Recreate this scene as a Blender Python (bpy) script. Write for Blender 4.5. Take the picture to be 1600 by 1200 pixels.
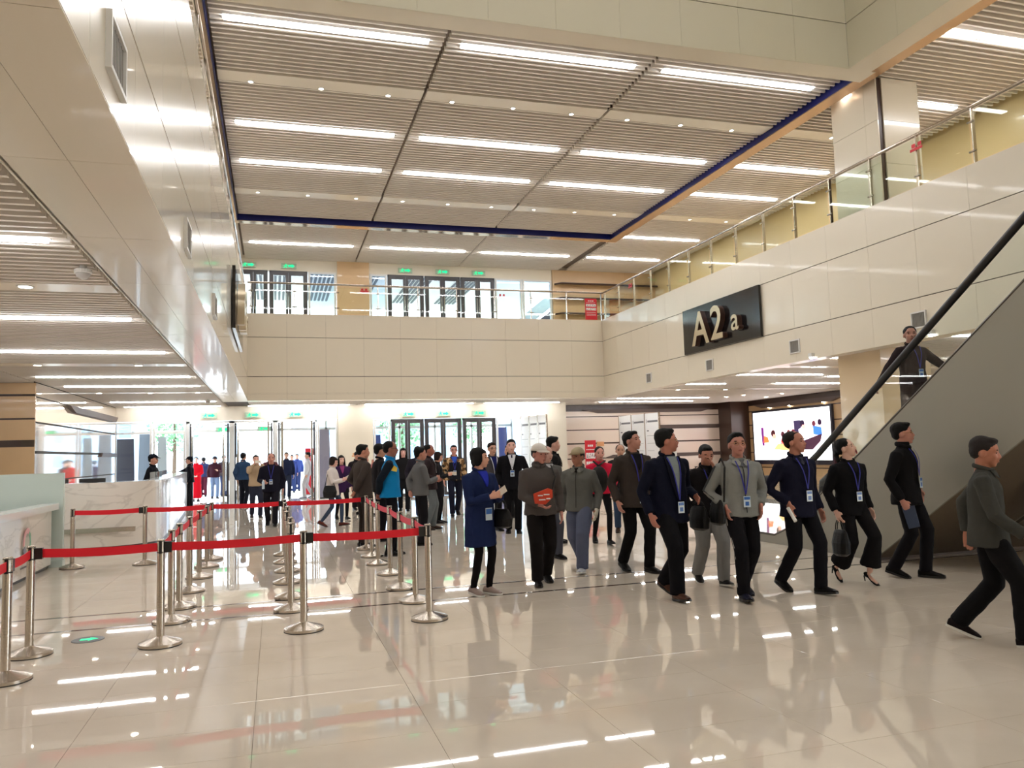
import bpy, bmesh, math, random
import numpy as np
from mathutils import Vector, Matrix, Euler
from mathutils.bvhtree import BVHTree

random.seed(7)
PI = math.pi
for o in list(bpy.data.objects):
    bpy.data.objects.remove(o)
SC = bpy.context.scene
COL = SC.collection

# ------------------------------------------------------------------ camera
cam_d = bpy.data.cameras.new('camera')
cam = bpy.data.objects.new('camera', cam_d)
COL.objects.link(cam)
yaw, pit, rol = 0.29354, 0.085275, -0.0299067
F_ = Vector((math.sin(yaw) * math.cos(pit), math.cos(yaw) * math.cos(pit), math.sin(pit)))
r_ = Vector((math.cos(yaw), -math.sin(yaw), 0)); u_ = r_.cross(F_)
r2 = math.cos(rol) * r_ + math.sin(rol) * u_; u2 = -math.sin(rol) * r_ + math.cos(rol) * u_
CAM = Vector((0, 0, 1.52))
cam.matrix_world = Matrix(((r2.x, u2.x, -F_.x, CAM.x), (r2.y, u2.y, -F_.y, CAM.y), (r2.z, u2.z, -F_.z, CAM.z), (0, 0, 0, 1)))
cam_d.sensor_width = 36; cam_d.lens = 36 * 1232.4 / 1600; cam_d.clip_end = 500
SC.camera = cam
# ------------------------------------------------------------------ light and exposure
SC.view_settings.view_transform = 'Standard'; SC.view_settings.look = 'None'
SC.view_settings.gamma = 1; SC.view_settings.use_curve_mapping = False
SC.view_settings.exposure = 0.42
STRIP_E = 24.0      # emission of the linear lamps
SPOT_E = 45.0
W = bpy.data.worlds.new('World'); SC.world = W; W.use_nodes = True
bgn = W.node_tree.nodes['Background']
bgn.inputs[0].default_value = (0.80, 0.90, 1.0, 1); bgn.inputs[1].default_value = 7.0

# ------------------------------------------------------------------ materials
MATS = {}
def mat(name, col, rough=0.5, metal=0.0, spec=0.5, coat=0.0, emit=None, bump=None, var=None, alpha=None):
    """col linear rgb; bump=(scale,strength); var=(scale,amount)"""
    if name in MATS: return MATS[name]
    m = bpy.data.materials.new(name); m.use_nodes = True
    nt = m.node_tree; b = nt.nodes['Principled BSDF']
    b.inputs['Base Color'].default_value = (*col, 1); b.inputs['Roughness'].default_value = rough
    b.inputs['Metallic'].default_value = metal; b.inputs['Specular IOR Level'].default_value = spec
    b.inputs['Coat Weight'].default_value = coat; b.inputs['Coat Roughness'].default_value = 0.05
    if emit:
        b.inputs['Emission Color'].default_value = (*emit[0], 1); b.inputs['Emission Strength'].default_value = emit[1]
    if bump or var:
        tc = nt.nodes.new('ShaderNodeTexCoord')
        if var:
            n = nt.nodes.new('ShaderNodeTexNoise'); n.inputs['Scale'].default_value = var[0]; n.inputs['Detail'].default_value = 5
            nt.links.new(tc.outputs['Object'], n.inputs['Vector'])
            mx = nt.nodes.new('ShaderNodeMix'); mx.data_type = 'RGBA'
            k = var[1]
            mx.inputs[6].default_value = (*[c * (1 - k) for c in col], 1); mx.inputs[7].default_value = (*[min(1, c * (1 + k)) for c in col], 1)
            nt.links.new(n.outputs['Fac'], mx.inputs[0]); nt.links.new(mx.outputs[2], b.inputs['Base Color'])
        if bump:
            n = nt.nodes.new('ShaderNodeTexNoise'); n.inputs['Scale'].default_value = bump[0]; n.inputs['Detail'].default_value = 3
            nt.links.new(tc.outputs['Object'], n.inputs['Vector'])
            bp = nt.nodes.new('ShaderNodeBump'); bp.inputs['Strength'].default_value = bump[1]; bp.inputs['Distance'].default_value = 0.03
            nt.links.new(n.outputs['Fac'], bp.inputs['Height']); nt.links.new(bp.outputs[0], b.inputs['Normal'])
    MATS[name] = m
    return m

def srgb(r, g, b):
    f = lambda c: (c / 255 / 12.92) if c / 255 <= 0.04045 else ((c / 255 + 0.055) / 1.055) ** 2.4
    return (f(r), f(g), f(b))

def glass(name, tint=(0.95, 0.98, 0.97), refl=0.5):
    if name in MATS: return MATS[name]
    m = bpy.data.materials.new(name); m.use_nodes = True; nt = m.node_tree
    for n in list(nt.nodes): nt.nodes.remove(n)
    out = nt.nodes.new('ShaderNodeOutputMaterial'); mx = nt.nodes.new('ShaderNodeMixShader')
    tr = nt.nodes.new('ShaderNodeBsdfTransparent'); tr.inputs[0].default_value = (*tint, 1)
    gl = nt.nodes.new('ShaderNodeBsdfGlossy'); gl.inputs['Roughness'].default_value = 0.02
    fr = nt.nodes.new('ShaderNodeFresnel'); fr.inputs['IOR'].default_value = 1.5
    ge = nt.nodes.new('ShaderNodeNewGeometry'); su = nt.nodes.new('ShaderNodeMath'); su.operation = 'SUBTRACT'; su.inputs[0].default_value = 1.0
    mu = nt.nodes.new('ShaderNodeMath'); mu.operation = 'MULTIPLY'
    nt.links.new(ge.outputs['Backfacing'], su.inputs[1]); nt.links.new(su.outputs[0], mu.inputs[0]); nt.links.new(fr.outputs[0], mu.inputs[1])
    nt.links.new(mu.outputs[0], mx.inputs[0]); nt.links.new(tr.outputs[0], mx.inputs[1]); nt.links.new(gl.outputs[0], mx.inputs[2])
    nt.links.new(mx.outputs[0], out.inputs[0])
    MATS[name] = m; return m

CREAM = mat('cream_panel', srgb(228, 218, 199), 0.30, spec=0.5, coat=0.25, var=(1.5, 0.02))
CREAM2 = mat('cream_panel_metal', srgb(222, 211, 192), 0.26, metal=0.12, spec=0.6, coat=0.5)
VOIDM = mat('void_panel', srgb(214, 208, 186), 0.45, var=(1.2, 0.02))
JOINT = mat('dark_joint', srgb(70, 58, 46), 0.7)
SLAT = mat('slat_aluminium', srgb(240, 232, 222), 0.42, metal=0.0, spec=0.5)
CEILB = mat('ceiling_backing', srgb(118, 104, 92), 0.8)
BANDM = mat('ceiling_band', srgb(238, 229, 214), 0.3, coat=0.3)
BLUE = mat('blue_film', srgb(16, 24, 96), 0.3)
TRIMM = mat('polished_trim', srgb(225, 200, 170), 0.12, metal=0.85)
STEEL = mat('brushed_steel', srgb(196, 186, 174), 0.24, metal=1.0, bump=(60, 0.05))
CHROME = mat('chrome', srgb(215, 215, 212), 0.12, metal=1.0)
DARKM = mat('dark_frame', srgb(62, 58, 60), 0.35, spec=0.5)
WHITEF = mat('white_frame', srgb(226, 224, 220), 0.35)
BLACKP = mat('black_plastic', srgb(22, 20, 20), 0.4)
BLACKS = mat('black_sign', srgb(20, 16, 16), 0.14, spec=0.6)
GOLD = mat('sign_letter', srgb(205, 190, 160), 0.3, metal=0.6)
GLASS = glass('clear_glass')
GLASSR = glass('rail_glass', (0.93, 0.96, 0.92))
GLASSB = glass('blue_glass', (0.78, 0.85, 0.90))
LAMP = mat('lamp_diffuser', (1, 1, 1), 0.5, emit=((0.98, 0.98, 1.0), STRIP_E))
SPOT2 = mat('spot_small', (1, 1, 1), 0.5, emit=((1.0, 0.93, 0.82), 7.0))
SPOT = mat('spot_diffuser', (1, 1, 1), 0.5, emit=((1.0, 0.90, 0.74), SPOT_E))
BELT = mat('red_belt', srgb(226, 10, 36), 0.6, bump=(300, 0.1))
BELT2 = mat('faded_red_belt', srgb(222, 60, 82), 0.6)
WOOD = mat('wood_panel', srgb(206, 172, 128), 0.32, coat=0.2, var=(3, 0.05))
BROWN = mat('brown_band', srgb(64, 42, 32), 0.3)
PINKW = mat('pale_panel', srgb(232, 214, 198), 0.22, coat=0.5)
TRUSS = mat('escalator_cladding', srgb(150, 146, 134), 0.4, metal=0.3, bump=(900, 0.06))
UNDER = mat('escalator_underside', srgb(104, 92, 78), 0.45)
MILK = mat('frosted_glass', srgb(206, 222, 216), 0.25, coat=0.4)
REDP = mat('red_poster', srgb(206, 24, 40), 0.5)
WHITEP = mat('white_print', srgb(238, 236, 232), 0.5)
GREYP = mat('grey_print', srgb(120, 120, 122), 0.6)
GREEN = mat('exit_green', srgb(10, 180, 110), 0.5, emit=((0.0, 0.75, 0.30), 1.0))
EXITW = mat('exit_plate', srgb(176, 196, 170), 0.4)
VENTM = mat('vent_grey', srgb(150, 145, 138), 0.5)
PLAZA = mat('plaza_stone', srgb(190, 190, 188), 0.6)
LEAF = mat('leaves', srgb(126, 168, 128), 0.7)
BARK = mat('bark', srgb(90, 70, 55), 0.8)
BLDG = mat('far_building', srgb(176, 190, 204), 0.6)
SOFA = mat('dark_panel', srgb(52, 48, 62), 0.4)

def floor_mat():
    m = mat('polished_tile', srgb(208, 194, 176), 0.018, spec=0.5, coat=0.0)
    nt = m.node_tree; b = nt.nodes['Principled BSDF']; b.inputs['IOR'].default_value = 1.72
    tc = nt.nodes.new('ShaderNodeNewGeometry')
    n = nt.nodes.new('ShaderNodeTexNoise'); n.inputs['Scale'].default_value = 1.3; n.inputs['Detail'].default_value = 6
    nt.links.new(tc.outputs['Position'], n.inputs['Vector'])
    cr = nt.nodes.new('ShaderNodeValToRGB')
    cr.color_ramp.elements[0].color = (*srgb(218, 205, 188), 1); cr.color_ramp.elements[1].color = (*srgb(228, 216, 200), 1)
    cr.color_ramp.elements[0].position = 0.35; cr.color_ramp.elements[1].position = 0.65
    nt.links.new(n.outputs['Fac'], cr.inputs[0]); nt.links.new(cr.outputs[0], b.inputs['Base Color'])
    n2 = nt.nodes.new('ShaderNodeTexNoise'); n2.inputs['Scale'].default_value = 0.9
    nt.links.new(tc.outputs['Position'], n2.inputs['Vector'])
    bp = nt.nodes.new('ShaderNodeBump'); bp.inputs['Strength'].default_value = 0.006; bp.inputs['Distance'].default_value = 0.02
    nt.links.new(n2.outputs['Fac'], bp.inputs['Height']); nt.links.new(bp.outputs[0], b.inputs['Normal'])
    return m
TILE = floor_mat()

def marble_mat():
    m = mat('white_marble', srgb(232, 224, 214), 0.14, spec=0.5, coat=0.4)
    nt = m.node_tree; b = nt.nodes['Principled BSDF']
    g = nt.nodes.new('ShaderNodeNewGeometry')
    mp = nt.nodes.new('ShaderNodeMapping'); mp.inputs['Rotation'].default_value = (0.6, 0.5, 0.4); mp.inputs['Scale'].default_value = (0.5, 0.5, 1.4)
    nt.links.new(g.outputs['Position'], mp.inputs[0])
    n = nt.nodes.new('ShaderNodeTexNoise'); n.inputs['Scale'].default_value = 1.6; n.inputs['Detail'].default_value = 8; n.inputs['Distortion'].default_value = 1.4
    nt.links.new(mp.outputs[0], n.inputs['Vector'])
    cr = nt.nodes.new('ShaderNodeValToRGB'); e = cr.color_ramp.elements
    e[0].position = 0.46; e[0].color = (*srgb(232, 224, 214), 1); e[1].position = 0.54; e[1].color = (*srgb(232, 224, 214), 1)
    x = e.new(0.50); x.color = (*srgb(214, 205, 195), 1)
    nt.links.new(n.outputs['Fac'], cr.inputs[0]); nt.links.new(cr.outputs[0], b.inputs['Base Color'])
    return m
MARBLE = marble_mat()

# ------------------------------------------------------------------ mesh helpers
class MB:
    def __init__(s): s.v = []; s.f = []; s.m = []; s.mats = []
    def mi(s, m):
        if m not in s.mats: s.mats.append(m)
        return s.mats.index(m)
    def add(s, vs, fs, m):
        b = len(s.v); i = s.mi(m); s.v += [tuple(v) for v in vs]
        for f in fs: s.f.append([b + k for k in f]); s.m.append(i)
        return s
    def box(s, x0, x1, y0, y1, z0, z1, m):
        return s.add([(x0, y0, z0), (x1, y0, z0), (x1, y1, z0), (x0, y1, z0), (x0, y0, z1), (x1, y0, z1), (x1, y1, z1), (x0, y1, z1)],
                     [(3, 2, 1, 0), (4, 5, 6, 7), (0, 1, 5, 4), (1, 2, 6, 5), (2, 3, 7, 6), (3, 0, 4, 7)], m)
    def prism(s, pts, d, m):
        """pts: planar 3d loop, d: extrusion vector"""
        n = len(pts); d = Vector(d); P = [Vector(p) for p in pts]
        return s.add(P + [p + d for p in P], [tuple(range(n))[::-1], tuple(range(n, 2 * n))] + [(i, (i + 1) % n, n + (i + 1) % n, n + i) for i in range(n)], m)
    def lathe(s, prof, m, c=(0, 0, 0), n=24):
        vs = []; fs = []
        for r, z in prof:
            for k in range(n):
                a = 2 * PI * k / n; vs.append((c[0] + r * math.cos(a), c[1] + r * math.sin(a), c[2] + z))
        for i in range(len(prof) - 1):
            for k in range(n):
                fs.append((i * n + k, i * n + (k + 1) % n, (i + 1) * n + (k + 1) % n, (i + 1) * n + k))
        fs.append(tuple(range(n))[::-1]); fs.append(tuple((len(prof) - 1) * n + k for k in range(n)))
        return s.add(vs, fs, m)
    def tube(s, pts, r, m, n=8, rb=None, ref=None, cap=True):
        """round (or elliptical) tube along points; r float or list"""
        P = [Vector(p) for p in pts]; N = len(P)
        R = r if isinstance(r, (list, tuple)) else [r] * N
        RB = rb if isinstance(rb, (list, tuple)) else ([rb] * N if rb else R)
        vs = []; fs = []; pu = None
        for i in range(N):
            t = (P[min(i + 1, N - 1)] - P[max(i - 1, 0)]).normalized()
            if ref is not None: u = Vector(ref) - t * t.dot(Vector(ref))
            elif pu is None: u = t.cross(Vector((0, 0, 1)) if abs(t.z) < 0.9 else Vector((1, 0, 0)))
            else: u = pu - t * t.dot(pu)
            if u.length < 1e-5: u = t.orthogonal()
            u.normalize(); pu = u; w = t.cross(u)
            for k in range(n):
                a = 2 * PI * k / n; vs.append(P[i] + u * (math.cos(a) * R[i]) + w * (math.sin(a) * RB[i]))
        for i in range(N - 1):
            for k in range(n):
                fs.append((i * n + k, i * n + (k + 1) % n, (i + 1) * n + (k + 1) % n, (i + 1) * n + k))
        fs.append(tuple(range(n))[::-1]); fs.append(tuple((N - 1) * n + k for k in range(n)))
        return s.add(vs, fs, m)
    def ell(s, c, r, m, n=12, k=8, rot=None):
        vs = []; fs = []; c = Vector(c)
        for i in range(1, k):
            th = PI * i / k
            for j in range(n):
                ph = 2 * PI * j / n
                v = Vector((r[0] * math.sin(th) * math.cos(ph), r[1] * math.sin(th) * math.sin(ph), r[2] * math.cos(th)))
                vs.append(c + (rot @ v if rot else v))
        a = Vector((0, 0, r[2])); b = Vector((0, 0, -r[2]))
        vs += [c + (rot @ a if rot else a), c + (rot @ b if rot else b)]
        for i in range(k - 2):
            for j in range(n): fs.append((i * n + j, (i + 1) * n + j, (i + 1) * n + (j + 1) % n, i * n + (j + 1) % n))
        T = len(vs) - 2
        for j in range(n):
            fs.append((T, j, (j + 1) % n)); fs.append((T + 1, (k - 2) * n + (j + 1) % n, (k - 2) * n + j))
        return s.add(vs, fs, m)
    def mesh(s, name, smooth=False):
        me = bpy.data.meshes.new(name); me.from_pydata(s.v, [], s.f)
        for m in s.mats: me.materials.append(m)
        if len(s.mats) > 1: me.polygons.foreach_set('material_index', s.m)
        if smooth: me.polygons.foreach_set('use_smooth', [True] * len(me.polygons))
        me.update(); return me
    def build(s, name, parent=None, loc=None, smooth=False, **kw):
        me = s.mesh(name, smooth)
        return link(name, me, parent, loc, **kw)

def link(name, me, parent=None, loc=None, rz=0, label=None, cat=None, group=None, kind=None):
    o = bpy.data.objects.new(name, me); COL.objects.link(o)
    if parent is not None: o.parent = parent
    if loc is not None: o.location = loc
    if rz: o.rotation_euler = (0, 0, rz)
    if label: o['label'] = label
    if cat: o['category'] = cat
    if group: o['group'] = group
    if kind: o['kind'] = kind
    return o
def empty(name, loc=(0, 0, 0), rz=0, **kw):
    return link(name, None, None, loc, rz, **kw)
def smooth_by_angle(me, ang=0.6):
    me.polygons.foreach_set('use_smooth', [True] * len(me.polygons))
    try: me.set_sharp_from_angle(angle=ang)
    except Exception: pass

# ================================================================== SETTING
XL, XR, YB = -0.79, 10.96, 25.2
ZF, ZT, ZC, ZL = 3.3, 6.0, 8.5, 3.33
YD = 28.5
# ---- floor
fl = MB().box(-14, 24, -16, 30.6, -0.30, -0.012, mat('grout', srgb(150, 134, 116), 0.8)).build('floor', kind='structure')
TX, TY, G = 0.95, 0.475, 0.0012
BANDS = [(8.24, 8.30), (8.98, 9.04)]
def tile_mesh(w, d):
    b = 0.0004
    m = MB(); x0, x1, y0, y1 = G, w - G, G, d - G
    m.add([(x0, y0, -0.012), (x1, y0, -0.012), (x1, y1, -0.012), (x0, y1, -0.012), (x0, y0, -b), (x1, y0, -b), (x1, y1, -b), (x0, y1, -b),
           (x0 + b, y0 + b, 0), (x1 - b, y0 + b, 0), (x1 - b, y1 - b, 0), (x0 + b, y1 - b, 0)],
          [(8, 9, 10, 11), (0, 1, 5, 4), (1, 2, 6, 5), (2, 3, 7, 6), (3, 0, 4, 7), (4, 5, 9, 8), (5, 6, 10, 9), (6, 7, 11, 10), (7, 4, 8, 11)], TILE)
    return m.mesh('tile')
rowsY = []          # (y0, depth)
y = 8.24
k = 0
near = []
while y > 2.6: near.append((y - TY, TY)); y -= TY
mid = [(8.30, 0.34), (8.64, 0.34)]
far = []; y = 9.04
while y < 30.5: far.append((y, TY)); y += TY
tm = {TY: tile_mesh(TX, TY), 0.34: tile_mesh(TX, 0.34)}
X0 = -0.12
def xr_vis(y):      # visible floor half-planes at this depth, with margin
    return (-0.36 * y - 0.5, 1.12 * y + 0.3)
rest = MB()
cnt = 0
for (y0, d) in near + mid + far:
    lo, hi = xr_vis(y0 + d)
    i = -13
    while X0 + i * TX < 22:
        x = X0 + i * TX; i += 1
        if x + TX < lo - 1.5 or x > hi + 1.0: 
            if y0 > 12 or y0 < 3: continue
        indiv = (y0 < 9.9) and (x + TX > lo) and (x < min(hi, 9.4)) and y0 > 2.9 and cnt < 290
        if indiv:
            link('tile', tm[d], fl, (x, y0, 0)); cnt += 1
        else:
            rest.box(x + G, x + TX - G, y0 + G, y0 + d - G, -0.012, 0, TILE)
y = 2.7
while y > -15:
    for i in range(-12, 21):
        rest.box(X0 + i * TX + G, X0 + (i + 1) * TX - G, y - 0.95 + G, y - G, -0.012, 0, TILE)
    y -= 0.95
rest.build('tile', fl, kind='stuff')
DK = mat('dark_stone', srgb(62, 46, 36), 0.12, coat=0.3)
for i, (a, b) in enumerate(BANDS):
    MB().box(-8, 21, a + 0.002, b - 0.002, -0.012, 0.0, DK).build('floor_band', fl)
# ---- lower ceiling with slats
def slat_mesh(L):
    return MB().box(0, L, -0.021, 0.021, 0, 0.085, SLAT).mesh('slat')
PITCH = 0.145
def slat_field(parent, x0, x1, y0, y1, z, indiv=None, skip=(), lamp_rows=()):
    """slats running along X between x0..x1; individual objects where indiv(y) is true"""
    rest = MB(); sm = slat_mesh(x1 - x0 - 0.07)
    n0 = math.ceil(y0 / PITCH); n1 = math.floor(y1 / PITCH)
    for n in range(n0, n1 + 1):
        y = n * PITCH
        if any(a - 0.03 < y < b + 0.03 for a, b in skip): continue
        if indiv and indiv(y): link('slat', sm, parent, (x0 + 0.035, y, z))
        else: rest.box(x0 + 0.035, x1 - 0.035, y - 0.021, y + 0.021, z, z + 0.085, SLAT)
    if rest.v: rest.build('slat', parent, kind='stuff')
def band(parent, x0, x1, y0, y1, z):
    MB().box(x0 + 0.03, x1 - 0.03, y0, y1, z - 0.004, z + 0.05, BANDM).build('ceiling_band', parent)

LB = [(8.75, 9.15), (15.75, 16.15), (22.2, 22.6)]
UB = [(14.48, 14.88), (20.95, 21.4)]
bays = [(-8.80, -5.0), (-5.0, -1.19), (-1.19, 2.78), (2.78, 6.62), (6.62, 10.45), (10.45, 14.27), (14.27, 19.1)]
cl = MB()
cl.box(-9, -1.52, -4, YD, ZL + 0.13, ZL + 0.2, CEILB)
cl.box(-1.52, 11.0, 25.2, YD, ZL + 0.13, ZL + 0.2, CEILB)
cl.box(11.0, 19.3, -4, 30.3, ZL + 0.13, ZL + 0.2, CEILB)
ceil_low = cl.build('ceiling', kind='structure')
slat_field(ceil_low, -8.80, -5.0, 2.0, YD, ZL, None, LB)
slat_field(ceil_low, -5.0, -1.56, 2.0, YD, ZL, lambda y: 4.6 < y < 13.5, LB)
for a, b in bays[2:5]: slat_field(ceil_low, a, min(b, 10.45), 25.35, YD, ZL, None, LB)
slat_field(ceil_low, 10.45, 14.27, 25.35, 30.2, ZL, None, LB)
slat_field(ceil_low, 11.1, 14.27, 8.0, 25.2, ZL, lambda y: 10 < y < 13, LB)
slat_field(ceil_low, 14.27, 19.1, 8.0, 30.2, ZL, None, LB)
for (a, b) in LB:
    band(ceil_low, -8.8, -5.0, a, b, ZL); band(ceil_low, -5.0, -1.56, a, b, ZL)
    band(ceil_low, 11.1, 14.27, a, b, ZL); band(ceil_low, 14.27, 19.1, a, b, ZL)
# ---- upper ceiling
cu = MB()
RX, RY = 10.15, 11.55      # inner edge of the raised void
cu.box(-9, 14.9, RY + 0.4, YD + 0.2, ZC + 0.13, ZC + 0.2, CEILB)
cu.box(RX + 0.6, 14.9, -4, RY + 0.4, ZC + 0.13, ZC + 0.2, CEILB)
ceil_up = cu.build('ceiling', kind='structure')
ub = [(-4.87, -1.0), (-1.0, 2.82), (2.82, 6.65), (6.65, 10.62), (10.90, 14.6)]
for i, (a, b) in enumerate(ub):
    slat_field(ceil_up, a, b, RY + 0.42 if i < 4 else 6.5, YD, ZC, (lambda y: 12 < y < 15.4) if 0 < i < 4 else ((lambda y: 9 < y < 13.6) if i == 4 else None), UB + [(23.30, 23.55)] if i < 4 else UB)
    for u in UB: band(ceil_up, a, b, u[0], u[1], ZC)
# blue edge trim (downstand around the atrium)
def trim_box(x0, x1, y0, y1, name):
    t = MB().box(x0, x1, y0, y1, ZC - 0.10, ZC + 0.05, TRIMM)
    return t
tb = MB().box(-1.12, 10.63, 23.46, 23.74, ZC - 0.13, ZC + 0.05, TRIMM).build('trim_1', kind='structure')
MB().box(-1.0, 10.63, 23.44, 23.46, ZC - 0.115, ZC + 0.06, BLUE).build('blue_strip', tb, label='dark blue edging film')
tl = MB().box(-1.14, -1.02, 5, 23.46, ZC - 0.13, ZC + 0.05, TRIMM).build('trim_2', kind='structure')
MB().box(-1.02, -1.0, 5, 23.44, ZC - 0.115, ZC + 0.06, BLUE).build('blue_strip', tl, label='dark blue edging film')
COPPER = mat('copper_trim', srgb(214, 176, 138), 0.2, metal=0.5)
tr = MB().box(10.63, 10.93, -2, 23.74, ZC - 0.13, ZC + 0.05, COPPER).build('trim_3', kind='structure')
MB().box(10.61, 10.63, RY + 0.45, 23.44, ZC - 0.115, ZC + 0.06, BLUE).build('blue_strip', tr, label='dark blue edging film')
# raised void walls facing the camera and the hall
def panels_x(parent, y, x0, x1, rows, w, m, t=0.02, face=-1, off=0.0):
    """panels on a wall plane Y=y, facing -Y"""
    n = max(1, round((x1 - x0) / w)); w = (x1 - x0) / n
    for (z0, z1) in rows:
        me = MB().box(0.002, w - 0.002, -t, 0, z0 + 0.008, z1 - 0.008, m).mesh('panel')
        for i in range(n): link('panel', me, parent, (x0 + i * w, y, 0))
def panels_y(parent, x, y0, y1, rows, w, m, t=0.02, face=-1, start=None):
    """panels on a wall plane X=x; face -1 looks to -X, +1 to +X"""
    n = max(1, round((y1 - y0) / w)); w = (y1 - y0) / n
    for (z0, z1) in rows:
        a, b = (-t, 0) if face < 0 else (0, t)
        me = MB().box(a, b, 0.002, w - 0.002, z0 + 0.008, z1 - 0.008, m).mesh('panel')
        for i in range(n): link('panel', me, parent, (x, y0 + i * w, 0))
vb = MB().box(-9, RX + 0.3, RY + 0.02, RY + 0.12, ZC - 0.13, 12, JOINT).build('wall_void_back', kind='structure')
panels_x(vb, RY + 0.02, -1.3, RX, [(ZC - 0.15, 9.22), (9.22, 11.9)], 1.17, VOIDM)
MB().box(-1.3, RX + 0.60, RY + 0.01, RY + 0.42, ZC - 0.145, ZC - 0.10, CREAM).build('soffit', vb)
vr = MB().box(RX + 0.02, RX + 0.12, -4, RY + 0.12, ZC - 0.13, 12, JOINT).build('wall_void_side', kind='structure')
panels_y(vr, RX + 0.02, -4, RY, [(ZC - 0.15, 9.22), (9.22, 11.9)], 1.17, VOIDM)
MB().box(RX + 0.01, RX + 0.5, -4, RY + 0.01, ZC - 0.145, ZC - 0.10, CREAM).build('soffit', vr)
MB().box(-9, 15, -6, RY + 0.1, 12, 12.1, VOIDM).build('ceiling_void', kind='structure')

# ---- atrium fascias
ROWS = [(3.3, 4.03), (4.03, 5.25), (5.25, 6.0)]
wb = MB().box(XL - 0.018, XR + 0.018, YB + 0.02, YB + 0.3, ZF, ZT - 0.01, JOINT).build('wall_back', kind='structure')
panels_x(wb, YB + 0.02, XL - 0.018, XR + 0.018, ROWS, 1.17, CREAM)
MB().box(XL, XR + 0.3, YB + 0.02, YD, ZT - 0.25, ZT - 0.05, CREAM).build('floor_gallery_back', kind='structure')
MB().box(XL, XR, YB, YB + 0.35, ZF - 0.01, ZF + 0.02, CREAM).build('trim_4', kind='structure')
wr = MB().box(XR + 0.02, XR + 0.3, 3.0, YB + 0.3, ZF, ZT - 0.01, JOINT).build('wall_right', kind='structure')
panels_y(wr, XR + 0.02, 4.1, YB, ROWS, 1.17, CREAM)
MB().box(XR, XR + 0.35, 3.0, YB + 0.3, ZF - 0.01, ZF + 0.02, CREAM).build('trim_5', kind='structure')
MB().box(XR + 0.02, 15, 0, YD, ZT - 0.25, ZT - 0.05, CREAM).build('floor_gallery_right', kind='structure')
wl = MB().box(-1.50, XL - 0.02, 1.5, YB + 3, ZF + 0.02, ZT - 0.01, JOINT).build('wall_left', kind='structure')
panels_y(wl, XL - 0.02, 2.6, YB, ROWS, 1.17, CREAM2, face=1)
MB().box(-9, XL - 0.3, 1.5, YD, ZT - 0.25, ZT - 0.05, CREAM).build('floor_gallery_left', kind='structure')
# soffit of the left bulkhead, two strips of panels
me1 = MB().box(0.001, 0.363, 0.002, 1.722, ZF - 0.0, ZF + 0.02, mat('soffit_cream', srgb(224, 212, 190), 0.30, coat=0.35)).mesh('soffit_panel')
for yi in range(14):
    for xi, xx in enumerate((-1.52, -1.155)):
        link('soffit_panel', me1, wl, (xx, 1.6 + yi * 1.724 + 0.0, 0))
MB().box(-1.535, -1.50, 1.5, YB + 0.3, ZF, ZL + 0.13, CREAM).build('bulkhead_side', wl)

# ---- door wall (lower and upper)
dw = MB()
segs = [(-9.0, -5.05), (2.12, 3.38), (9.9, 10.75)]
for a, b in segs: dw.box(a, b, YD, YD + 0.3, 0, ZL + 0.1, CREAM)
dw.box(-5.05, 2.12, YD, YD + 0.3, 2.86, ZL + 0.1, CREAM); dw.box(3.38, 9.9, YD, YD + 0.3, 2.82, ZL + 0.1, CREAM)
dw.box(-5.2, 2.12, YD, YD + 0.3, ZT - 0.1, ZT + 0.0, CREAM)
for a, b in [(-9, -1.2), (2.14, 3.32), (10.35, 15)]: dw.box(a, b, YD, YD + 0.3, ZL + 0.1, ZC + 0.2, CREAM)
for a, b in [(-1.2, 2.14), (3.32, 10.35)]: dw.box(a, b, YD, YD + 0.3, 8.1, ZC + 0.2, CREAM); dw.box(a, b, YD, YD + 0.3, ZL + 0.1, ZT - 0.04, CREAM)
wall_d = dw.build('wall_doors', kind='structure')
MB().box(2.14, 3.36, YD - 0.12, YD, 0.0, ZL, CREAM).build('wall_pier', kind='structure')
MB().box(2.16, 3.30, YD - 0.10, YD, ZT - 0.04, ZC, WOOD).build('wall_pier_upper', kind='structure')
MB().box(10.35, 15, YD - 0.10, YD, ZT - 0.04, ZC, WOOD).build('wall_gallery_end', kind='structure')

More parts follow.
